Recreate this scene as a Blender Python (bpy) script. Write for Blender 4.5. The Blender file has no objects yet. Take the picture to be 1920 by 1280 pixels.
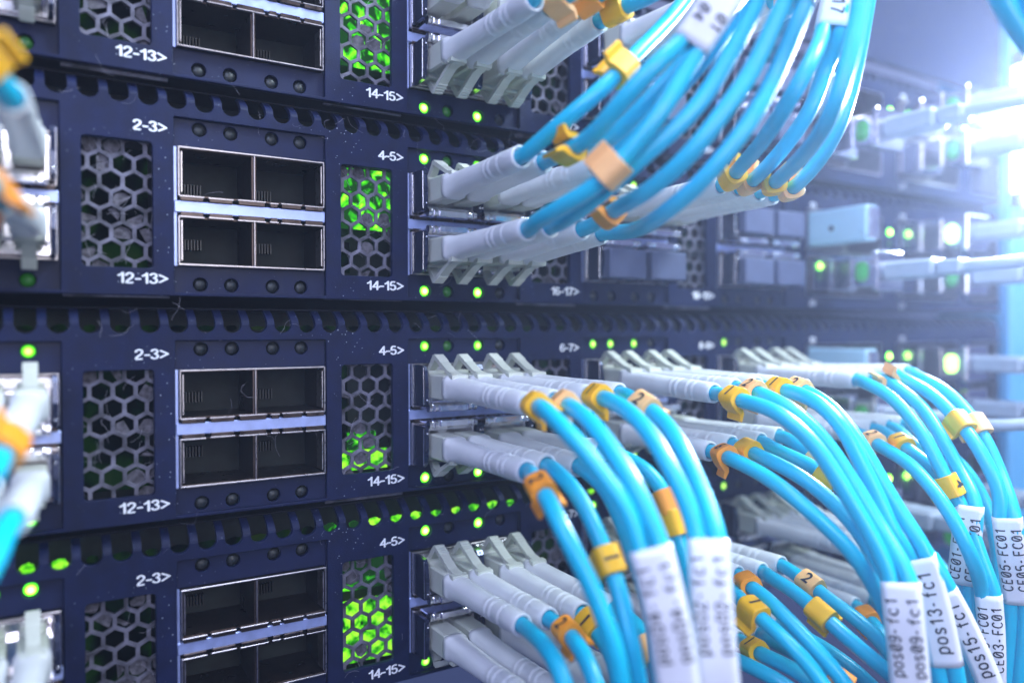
import bpy, math, random
from mathutils import Vector, Matrix, noise
random.seed(7)
S = 0.001                       # everything below is written in millimetres
scn = bpy.context.scene
COL = scn.collection

# ------------------------------------------------------------------ camera
cam = bpy.data.cameras.new('camera'); camo = bpy.data.objects.new('camera', cam); COL.objects.link(camo)
CAM = Vector((-28.879, -164.354, -40.2906))
R_ = Vector((0.85053872, -0.52590871, -0.00197638)); U_ = Vector((0.00853106, 0.01003938, 0.99991321)); F_ = Vector((0.52584323, 0.85048177, -0.01302544))
camo.matrix_world = Matrix(((R_.x, U_.x, -F_.x, CAM.x*S), (R_.y, U_.y, -F_.y, CAM.y*S), (R_.z, U_.z, -F_.z, CAM.z*S), (0, 0, 0, 1)))
cam.sensor_width = 36; cam.lens = 1458*36/1920
cam.clip_start = 0.005; cam.clip_end = 20
cam.dof.use_dof = True; cam.dof.focus_distance = 0.167; cam.dof.aperture_fstop = 6.6; cam.dof.aperture_blades = 0
scn.camera = camo

# ------------------------------------------------------------------ world, lamps, exposure
world = bpy.data.worlds.new('World'); scn.world = world; world.use_nodes = True
wn = world.node_tree; wn.nodes.clear()
wo = wn.nodes.new('ShaderNodeOutputWorld'); wb = wn.nodes.new('ShaderNodeBackground')
tc = wn.nodes.new('ShaderNodeTexCoord'); sx = wn.nodes.new('ShaderNodeSeparateXYZ'); cr = wn.nodes.new('ShaderNodeValToRGB')
mr = wn.nodes.new('ShaderNodeMapRange'); mr.inputs[1].default_value = -1; mr.inputs[2].default_value = 1
wn.links.new(tc.outputs['Generated'], sx.inputs[0]); wn.links.new(sx.outputs['Z'], mr.inputs[0]); wn.links.new(mr.outputs[0], cr.inputs[0])
cr.color_ramp.elements[0].color = (.03, .05, .12, 1); cr.color_ramp.elements[1].color = (.42, .48, .80, 1)
e = cr.color_ramp.elements.new(.48); e.color = (.07, .09, .24, 1)
wn.links.new(cr.outputs[0], wb.inputs[0]); wb.inputs[1].default_value = .75; wn.links.new(wb.outputs[0], wo.inputs[0])

def area(name, loc, aim, size, power, color, sy=None):
    l = bpy.data.lights.new(name, 'AREA'); l.energy = power; l.color = color; l.size = size*S
    if sy: l.shape = 'RECTANGLE'; l.size_y = sy*S
    o = bpy.data.objects.new(name, l); COL.objects.link(o); o.location = Vector(loc)*S
    o.rotation_euler = (Vector(aim)-Vector(loc)).to_track_quat('-Z', 'Y').to_euler()
    return o
area('violet_lamp', (-210, -300, 190), (20, 0, -20), 260, 1.35, (.56, .64, 1.0))
area('front_fill', (40, -560, 60), (60, 0, -40), 240, 1.0, (.92, .94, 1.0))  # added soft fill behind the camera, gives the bare metal something bright to reflect
area('cool_lamp', (330, -230, 330), (110, -20, -10), 150, 3.6, (.78, .94, 1.0))
area('overhead_lamp', (60, -190, 420), (60, -20, -20), 200, 1.2, (.74, .84, 1.0))
LAMP = (282.0, -24.5, 33)
sl0 = bpy.data.lights.new('glare_spot', 'SPOT'); sl0.energy = 24; sl0.color = (.60, .74, 1.0); sl0.spot_size = math.radians(64); sl0.spot_blend = 1; sl0.shadow_soft_size = .010
slo = bpy.data.objects.new('glare_spot', sl0); COL.objects.link(slo); slo.location = Vector(LAMP)*S
slo.rotation_euler = (Vector((-40, -190, -40))-Vector(LAMP)).to_track_quat('-Z', 'Y').to_euler()
scn.view_settings.view_transform = 'Standard'; scn.view_settings.look = 'None'
scn.view_settings.exposure = .2; scn.view_settings.gamma = 1; scn.view_settings.use_curve_mapping = False
scn.cycles.max_bounces = 8; scn.cycles.volume_bounces = 1

# ------------------------------------------------------------------ materials
def mat(name, base, rough=.5, metal=0, var=.0, vscale=400, bump=0, bscale=1500, emit=None, estr=0, coat=0, spec=.5, sss=0, dust=0, trans=0):
    m = bpy.data.materials.new(name); m.use_nodes = True; nt = m.node_tree; b = nt.nodes['Principled BSDF']
    L = nt.links.new; N = nt.nodes.new
    b.inputs['Base Color'].default_value = (*base, 1); b.inputs['Roughness'].default_value = rough; b.inputs['Metallic'].default_value = metal
    b.inputs['Specular IOR Level'].default_value = spec; b.inputs['Coat Weight'].default_value = coat; b.inputs['Coat Roughness'].default_value = .15
    if trans: b.inputs['Transmission Weight'].default_value = trans
    if sss:
        b.inputs['Subsurface Weight'].default_value = sss; b.inputs['Subsurface Radius'].default_value = (.0015, .0015, .0018); b.inputs['Subsurface Scale'].default_value = 1
    t = N('ShaderNodeTexCoord')
    col = None
    if var:
        n = N('ShaderNodeTexNoise'); n.inputs['Scale'].default_value = vscale; n.inputs['Detail'].default_value = 6; L(t.outputs['Object'], n.inputs['Vector'])
        r = N('ShaderNodeValToRGB'); L(n.outputs['Fac'], r.inputs[0])
        r.color_ramp.elements[0].position = .32; r.color_ramp.elements[1].position = .68
        r.color_ramp.elements[0].color = (*[c*(1-var) for c in base], 1); r.color_ramp.elements[1].color = (*[min(1, c*(1+var)) for c in base], 1)
        col = r.outputs[0]
        rr = N('ShaderNodeMapRange'); L(n.outputs['Fac'], rr.inputs[0]); rr.inputs[3].default_value = max(.05, rough-.12); rr.inputs[4].default_value = min(1, rough+.14); L(rr.outputs[0], b.inputs['Roughness'])
    if dust:
        v = N('ShaderNodeTexVoronoi'); v.inputs['Scale'].default_value = 900; v.inputs['Randomness'].default_value = 1; L(t.outputs['Object'], v.inputs['Vector'])
        big = N('ShaderNodeTexNoise'); big.inputs['Scale'].default_value = 55; L(t.outputs['Object'], big.inputs['Vector'])
        sz = N('ShaderNodeMapRange'); L(big.outputs['Fac'], sz.inputs[0]); sz.inputs[1].default_value = .42; sz.inputs[2].default_value = .75; sz.inputs[3].default_value = .03; sz.inputs[4].default_value = .13*dust
        lt = N('ShaderNodeMath'); lt.operation = 'LESS_THAN'; L(v.outputs['Distance'], lt.inputs[0]); L(sz.outputs[0], lt.inputs[1])
        mx = N('ShaderNodeMix'); mx.data_type = 'RGBA'; mx.inputs[7].default_value = (.38, .42, .50, 1); L(lt.outputs[0], mx.inputs[0])
        if col: L(col, mx.inputs[6])
        else: mx.inputs[6].default_value = (*base, 1)
        col = mx.outputs[2]
    if col: L(col, b.inputs['Base Color'])
    if bump:
        n2 = N('ShaderNodeTexNoise'); n2.inputs['Scale'].default_value = bscale; n2.inputs['Detail'].default_value = 3; L(t.outputs['Object'], n2.inputs['Vector'])
        bp = N('ShaderNodeBump'); bp.inputs['Strength'].default_value = bump; bp.inputs['Distance'].default_value = .0001; L(n2.outputs['Fac'], bp.inputs['Height']); L(bp.outputs[0], b.inputs['Normal'])
    if emit:
        b.inputs['Emission Color'].default_value = (*emit, 1); b.inputs['Emission Strength'].default_value = estr
    return m

M = {}
M['face'] = mat('textured_dark_plastic', (.0052, .0095, .046), .52, var=.2, vscale=260, bump=.6, bscale=4200, dust=1, spec=.22)
M['recess'] = mat('satin_dark_plastic', (.007, .0115, .050), .46, spec=.25, var=.12, vscale=300, bump=.3, bscale=4200, dust=.9)
M['chassis'] = mat('black_sheet_metal', (.006, .006, .012), .75, spec=.2, var=.4, vscale=200)
M['inner'] = mat('dark_inner_board', (.010, .014, .014), .7, var=.7, vscale=300)
M['grille'] = mat('dusty_grille_metal', (.12, .115, .155), .66, .2, var=.75, vscale=260, bump=.5, bscale=2500)
M['rim'] = mat('bright_cage_metal', (.50, .46, .48), .30, 1, var=.12, vscale=900)
M['cage'] = mat('cage_inner_metal', (.075, .055, .05), .30, .9, var=.35, vscale=350)
M['cavity'] = mat('cavity_black', (.006, .005, .005), .4)
M['bar'] = mat('satin_alloy_bar', (.42, .50, .85), .36, .55, var=.08, vscale=500)
M['print'] = mat('white_print', (.90, .91, .95), .6, emit=None)
M['steel'] = mat('nickel_steel', (.86, .83, .88), .17, 1, var=.10, vscale=700)
M['bale'] = mat('dark_glossy_bale', (.030, .038, .085), .16, .55, var=.2, vscale=500, coat=.4)
M['ivory'] = mat('grey_ivory_plastic', (.54, .56, .49), .42, var=.05, vscale=300, sss=.0, bump=.1)
M['boot'] = mat('white_boot_rubber', (.70, .71, .73), .48, var=.03, vscale=250, bump=.25, bscale=3000)
M['cord'] = mat('aqua_cord_jacket', (.001, .47, .68), .32, var=.04, vscale=150, bump=.12, bscale=1200, coat=.06)
M['yellow'] = mat('yellow_clip_plastic', (1, .49, .006), .40, var=.05, vscale=300, bump=.2)
M['orange'] = mat('orange_clip_plastic', (1, .33, .02), .40, var=.05, vscale=300, bump=.2)
M['peach'] = mat('pale_orange_clip_plastic', (1, .52, .20), .42, var=.05, vscale=300, bump=.2)
M['ink'] = mat('black_ink', (.02, .02, .03), .6)
M['paper'] = mat('glossy_label_paper', (.76, .76, .82), .32, var=.02, vscale=200)
M['plug'] = mat('grey_rubber_plug', (.075, .090, .17), .60, var=.08, vscale=300, bump=.3)
M['lens_off'] = mat('unlit_lens', (.030, .034, .036), .42, var=.6, vscale=1400)
M['lens_dim'] = mat('dim_green_lens', (.02, .07, .02), .3, emit=(.10, 1, .03), estr=.045, var=.3, vscale=900)
M['glass_blue'] = mat('pale_blue_shell', (.42, .66, .80), .30, .15, var=.08, vscale=80)
M['green_latch'] = mat('green_latch', (.03, .34, .06), .35, emit=(.15, 1, .1), estr=.06)
M['pale_cable'] = mat('pale_cable_jacket', (.34, .40, .48), .45, var=.04)
M['post'] = mat('blue_painted_post', (.10, .38, .70), .4, var=.05, vscale=40)
M['lint'] = mat('grey_lint', (.42, .40, .48), .9)

def led_mat(name, k):
    # a domed lamp lens: hottest over its die, pure green towards its rim
    m = bpy.data.materials.new(name); m.use_nodes = True; nt = m.node_tree; nt.nodes.clear(); N = nt.nodes.new; L = nt.links.new
    o = N('ShaderNodeOutputMaterial'); e = N('ShaderNodeEmission'); t = N('ShaderNodeTexCoord'); v = N('ShaderNodeVectorMath'); v.operation = 'LENGTH'
    mp = N('ShaderNodeMapping'); mp.inputs['Scale'].default_value = (1, 0, 1); L(t.outputs['Object'], mp.inputs[0]); L(mp.outputs[0], v.inputs[0])
    mrn = N('ShaderNodeMapRange'); mrn.inputs[1].default_value = 0; mrn.inputs[2].default_value = 1.15*S; L(v.outputs['Value'], mrn.inputs[0])
    cr = N('ShaderNodeValToRGB'); L(mrn.outputs[0], cr.inputs[0]); el = cr.color_ramp.elements
    el[0].color = (.80, 1, .42, 1); el[1].color = (.02, .30, .01, 1); x = el.new(.50); x.color = (.55, 1, .10, 1); x = el.new(.74); x.color = (.12, .85, .02, 1)
    L(cr.outputs[0], e.inputs[0]); e.inputs[1].default_value = k; L(e.outputs[0], o.inputs[0]); return m
M['led'] = led_mat('lit_green_lens', 1.7)
M['led_hot'] = led_mat('bright_green_lens', 4.5)
M['led_far'] = led_mat('far_bright_lens', 11)

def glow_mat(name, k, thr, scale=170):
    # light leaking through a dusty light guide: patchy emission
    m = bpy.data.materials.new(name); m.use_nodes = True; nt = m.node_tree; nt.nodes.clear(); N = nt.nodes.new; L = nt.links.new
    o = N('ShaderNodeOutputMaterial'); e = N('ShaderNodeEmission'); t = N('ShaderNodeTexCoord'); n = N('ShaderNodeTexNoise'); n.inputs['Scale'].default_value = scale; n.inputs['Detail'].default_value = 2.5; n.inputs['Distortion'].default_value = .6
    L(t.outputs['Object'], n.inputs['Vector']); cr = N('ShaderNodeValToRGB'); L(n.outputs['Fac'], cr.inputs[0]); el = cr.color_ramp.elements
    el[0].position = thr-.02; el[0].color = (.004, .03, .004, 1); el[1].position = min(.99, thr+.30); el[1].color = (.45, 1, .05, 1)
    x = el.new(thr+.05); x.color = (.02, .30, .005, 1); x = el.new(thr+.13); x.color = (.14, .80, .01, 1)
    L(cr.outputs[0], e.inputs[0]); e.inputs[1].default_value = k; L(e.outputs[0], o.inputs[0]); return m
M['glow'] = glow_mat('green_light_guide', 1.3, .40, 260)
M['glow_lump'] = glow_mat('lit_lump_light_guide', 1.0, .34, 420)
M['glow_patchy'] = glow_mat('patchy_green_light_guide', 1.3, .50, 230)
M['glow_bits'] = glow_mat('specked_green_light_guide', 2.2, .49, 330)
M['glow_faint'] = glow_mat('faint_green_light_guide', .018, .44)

# ------------------------------------------------------------------ helpers
class MB:
    def __init__(s): s.v = []; s.f = []; s.sm = []
    def add(s, vs, fs, smooth=False):
        o = len(s.v); s.v += [tuple(v) for v in vs]; s.f += [tuple(i+o for i in f) for f in fs]; s.sm += [smooth]*len(fs)
    def box(s, x0, x1, y0, y1, z0, z1, c=0):
        if c <= 0:
            v = [(x, y, z) for x in (x0, x1) for y in (y0, y1) for z in (z0, z1)]
            s.add(v, [(0, 1, 3, 2), (4, 6, 7, 5), (0, 4, 5, 1), (2, 3, 7, 6), (0, 2, 6, 4), (1, 5, 7, 3)]); return
        b = [(x0+c, z0), (x1-c, z0), (x1, z0+c), (x1, z1-c), (x1-c, z1), (x0+c, z1), (x0, z1-c), (x0, z0+c)]
        cx, cz = (x0+x1)/2, (z0+z1)/2
        inn = [(cx+(x-cx)*max(.1, 1-c/abs(x1-cx)), cz+(z-cz)*max(.1, 1-c/abs(z1-cz))) for x, z in b]
        rings = [[(x, y0, z) for x, z in inn], [(x, y0+c, z) for x, z in b], [(x, y1-c, z) for x, z in b], [(x, y1, z) for x, z in inn]]
        s.rings(rings, True, True, False)
    def rings(s, rings, cap0=True, cap1=True, smooth=True):
        n = len(rings[0]); v = [p for r in rings for p in r]; f = []
        for i in range(len(rings)-1):
            for j in range(n):
                k = (j+1) % n; f.append((i*n+j, i*n+k, (i+1)*n+k, (i+1)*n+j))
        s.add(v, f, smooth)
        if cap0: s.add(rings[0], [tuple(range(n))[::-1]])
        if cap1: s.add(rings[-1], [tuple(range(n))])
    def prism(s, poly, a0, a1, fn, smooth=False):
        # poly: 2D outline; fn(u, v, a) -> point
        s.rings([[fn(u, v, a0) for u, v in poly], [fn(u, v, a1) for u, v in poly]], True, True, smooth)
    def cyl(s, p0, p1, r, n=12, r1=None, smooth=True):
        p0 = Vector(p0); p1 = Vector(p1); d = (p1-p0).normalized(); a = d.orthogonal().normalized(); b = d.cross(a); r1 = r if r1 is None else r1
        s.rings([[p+(a*math.cos(t)+b*math.sin(t))*q for t in [2*math.pi*i/n for i in range(n)]] for p, q in ((p0, r), (p1, r1))], True, True, smooth)
    def dome(s, c, r, h, n=20, m=6):
        rg = []
        for i in range(m+1):
            a = i/m*math.pi/2; q = max(r*math.cos(a), .02); rg.append([(c[0]+q*math.cos(t), c[1]-h*math.sin(a), c[2]+q*math.sin(t)) for t in [2*math.pi*j/n for j in range(n)]])
        s.rings(rg, False, True, True)
    def tube(s, pts, rad, n=18, cap=True):
        P = [Vector(p) for p in pts]; rg = []; fr = frames(P)
        for i, (p, (t, a, b)) in enumerate(zip(P, fr)):
            r = rad[i] if isinstance(rad, (list, tuple)) else rad
            rg.append([p+(a*math.cos(q)+b*math.sin(q))*r for q in [2*math.pi*j/n for j in range(n)]])
        s.rings(rg, cap, cap, True)
    def mesh(s, name):
        me = bpy.data.meshes.new(name); me.from_pydata([(x*S, y*S, z*S) for x, y, z in s.v], [], s.f)
        me.polygons.foreach_set('use_smooth', s.sm); me.update()
        return me
def frames(P, ref=None):
    out = []; a = None
    for i in range(len(P)):
        t = (P[min(len(P)-1, i+1)]-P[max(0, i-1)]).normalized()
        if a is None: a = (ref or Vector((0, 0, 1)))
        a = (a-t*a.dot(t)); a = a.normalized() if a.length > 1e-4 else t.orthogonal().normalized()
        out.append((t, a, t.cross(a)))
    return out
def catmull(P, step=1.5):
    P = [Vector(p) for p in P]; Q = [P[0]*2-P[1]]+P+[P[-1]*2-P[-2]]; out = []
    for i in range(1, len(Q)-2):
        p0, p1, p2, p3 = Q[i-1:i+3]
        t0 = 0; t1 = t0+(p1-p0).length**.5; t2 = t1+max(1e-3, (p2-p1).length)**.5; t3 = t2+(p3-p2).length**.5
        n = max(2, int((p2-p1).length/step))
        for k in range(n):
            t = t1+(t2-t1)*k/n
            A1 = p0*((t1-t)/(t1-t0))+p1*((t-t0)/(t1-t0)); A2 = p1*((t2-t)/(t2-t1))+p2*((t-t1)/(t2-t1)); A3 = p2*((t3-t)/(t3-t2))+p3*((t-t2)/(t3-t2))
            B1 = A1*((t2-t)/(t2-t0))+A2*((t-t0)/(t2-t0)); B2 = A2*((t3-t)/(t3-t1))+A3*((t-t1)/(t3-t1))
            out.append(B1*((t2-t)/(t2-t1))+B2*((t-t1)/(t2-t1)))
    out.append(P[-1]); 
    for _ in range(3):
        out = [out[0]]+[(out[i-1]+out[i]*2+out[i+1])/4 for i in range(1, len(out)-1)]+[out[-1]]
    return out
def ob(name, me, material=None, parent=None, loc=None):
    if isinstance(me, MB): me = me.mesh(name)
    if material and not me.materials: me.materials.append(M[material])
    o = bpy.data.objects.new(name, me); COL.objects.link(o)
    if parent: o.parent = parent
    if loc is not None: o.location = Vector(loc)*S
    return o
def thing(name, label, cat, loc=(0, 0, 0), group=None):
    o = bpy.data.objects.new(name, None); COL.objects.link(o); o.location = Vector(loc)*S; o.empty_display_size = .005
    return tag(o, label, cat, group)
def tag(o, label, cat, group=None):
    o['label'] = label; o['category'] = cat
    if group: o['group'] = group
    return o
def conv(cu, fn, name):
    t = bpy.data.objects.new('tmp', cu); COL.objects.link(t)
    me = bpy.data.meshes.new_from_object(t.evaluated_get(bpy.context.evaluated_depsgraph_get())); me.name = name
    bpy.data.objects.remove(t); me.materials.clear()
    for v in me.vertices: v.co = Vector(fn(*v.co))*S
    return me
def plate(name, outer, holes, y0, y1, bev=.1, fn=None):
    # flat plate in X-Z with holes, front at y0, back at y1, bevelled edges
    cu = bpy.data.curves.new(name, 'CURVE'); cu.dimensions = '2D'; cu.fill_mode = 'BOTH'; cu.resolution_u = 1
    for p in [outer]+holes:
        sp = cu.splines.new('POLY'); sp.points.add(len(p)-1)
        for i, (x, z) in enumerate(p): sp.points[i].co = (x, z, 0, 1)
        sp.use_cyclic_u = True
    cu.bevel_depth = bev; cu.bevel_resolution = 1; cu.offset = -bev; cu.extrude = (y1-y0)/2-bev
    ym = (y0+y1)/2
    me = conv(cu, fn or (lambda x, y, z: (x, ym-z, y)), name); me.flip_normals() if False else None
    return me
def rect(x0, x1, z0, z1, r=0, n=4):
    if r <= 0: return [(x0, z0), (x1, z0), (x1, z1), (x0, z1)]
    out = []
    for cx, cz, a in ((x1-r, z0+r, -90), (x1-r, z1-r, 0), (x0+r, z1-r, 90), (x0+r, z0+r, 180)):
        for k in range(n+1): t = math.radians(a+90*k/n); out.append((cx+r*math.cos(t), cz+r*math.sin(t)))
    return out
def circ(cx, cz, r, n=28): return [(cx+r*math.cos(2*math.pi*i/n), cz+r*math.sin(2*math.pi*i/n)) for i in range(n)]
def text_mesh(body, name, bold=.03):
    cu = bpy.data.curves.new(name, 'FONT'); cu.body = body; cu.size = 1; cu.offset = bold; cu.resolution_u = 3
    me = conv(cu, lambda x, y, z: (x/S, y/S, z/S), name)
    return me
def fit_text(body, name, x0, x1, z0, z1, y, bold=.045, thick=0):
    me = text_mesh(body, name, bold); xs = [v.co.x for v in me.vertices]; ys = [v.co.y for v in me.vertices]
    a, b, c, d = min(xs), max(xs), min(ys), max(ys)
    for v in me.vertices: v.co = Vector((x0+(v.co.x-a)/(b-a)*(x1-x0), y, z0+(v.co.y-c)/(d-c)*(z1-z0)))*S
    return me

GL = {'0': [(.27, 1), (.08, .88), (.03, .5), (.08, .12), (.27, 0), (.46, .12), (.51, .5), (.46, .88), (.27, 1)], '1': [(.08, .74), (.22, .82), (.34, 1), (.34, 0)],
 '2': [(.04, .70), (.08, .90), (.27, 1), (.46, .90), (.49, .70), (.38, .48), (.14, .22), (.04, .0), (.52, 0)],
 '3': [(.05, .78), (.12, .95), (.27, 1), (.44, .92), (.47, .74), (.38, .58), (.22, .54), (.42, .48), (.50, .28), (.44, .07), (.26, 0), (.09, .05), (.03, .24)],
 '4': [(.42, 0), (.42, .98), (.03, .30), (.58, .30)], '5': [(.48, .98), (.13, .98), (.07, .50), (.25, .62), (.44, .53), (.50, .31), (.42, .07), (.24, 0), (.08, .05), (.03, .22)],
 '6': [(.48, .80), (.40, .96), (.26, 1), (.10, .88), (.03, .50), (.06, .18), (.16, .02), (.28, 0), (.44, .08), (.50, .30), (.43, .52), (.28, .60), (.12, .52), (.05, .36)],
 '7': [(.03, .98), (.51, .98), (.31, .55), (.19, 0)], '8': [(.27, .54), (.09, .66), (.07, .84), (.27, 1), (.46, .84), (.44, .66), (.27, .54), (.06, .42), (.03, .18), (.27, 0), (.50, .18), (.48, .42), (.27, .54)],
 '9': [(.05, .20), (.13, .04), (.27, 0), (.43, .12), (.50, .50), (.47, .82), (.37, .98), (.25, 1), (.09, .92), (.03, .70), (.10, .48), (.25, .40), (.41, .48), (.48, .64)],
 'p': [(.06, -.28), (.06, .68)], 'p2': [(.06, .55), (.2, .7), (.38, .68), (.5, .5), (.5, .2), (.38, .02), (.2, 0), (.06, .14)], 'o': [(.27, .7), (.08, .6), (.03, .35), (.08, .1), (.27, 0), (.46, .1), (.51, .35), (.46, .6), (.27, .7)],
 's': [(.47, .58), (.36, .7), (.16, .7), (.06, .54), (.2, .38), (.4, .32), (.5, .17), (.38, .01), (.15, 0), (.04, .12)], 'f': [(.5, .98), (.36, 1), (.26, .86), (.26, 0)], 'f2': [(.06, .66), (.46, .66)], 'c': [(.48, .56), (.36, .7), (.16, .68), (.04, .5), (.04, .2), (.16, .02), (.36, 0), (.48, .14)],
 'C': [(.5, .82), (.38, .98), (.16, .96), (.04, .75), (.03, .25), (.16, .03), (.38, .02), (.5, .18)], 'E': [(.5, 1), (.07, 1), (.07, 0), (.5, 0)], 'E2': [(.07, .52), (.42, .52)], 'F': [(.5, 1), (.07, 1), (.07, 0)], 'F2': [(.07, .52), (.42, .52)], '02': [(.16, .22), (.38, .78)],
 '-': [(.04, .40), (.30, .40)], '>': [(.04, .86), (.54, .50), (.04, .12)]}
GW = {'1': .52, '-': .42, '>': .66}
def stroke_text(body, name, x0, x1, z0, z1, y, w=.092):
    m = MB(); x = 0; tot = sum(GW.get(c, .66) for c in body)-.10; fx = (x1-x0)/tot; fz = (z1-z0)/(1+2*w)
    for c in body:
        P = [Vector((a, 0, b)) for a, b in GL[c]]; Q = []
        hard = c in '147->'
        Q = P if hard else catmull(P, .06)
        off = len(m.v); mm = MB()
        if hard:
            for i in range(len(P)-1): mm.tube([P[i], P[i+1]], w, 10)
            for p in P: mm.cyl(p+Vector((0, -w, 0)), p+Vector((0, w, 0)), w, 12)
        else: mm.tube(Q, w, 10)
        m.add([(x0+(x+.0+v[0])*fx, y+v[1]*.45-.02, z0+(v[2]+w)*fz) for v in mm.v], mm.f, True); x += GW.get(c, .66)
    return m.mesh(name)

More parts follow.
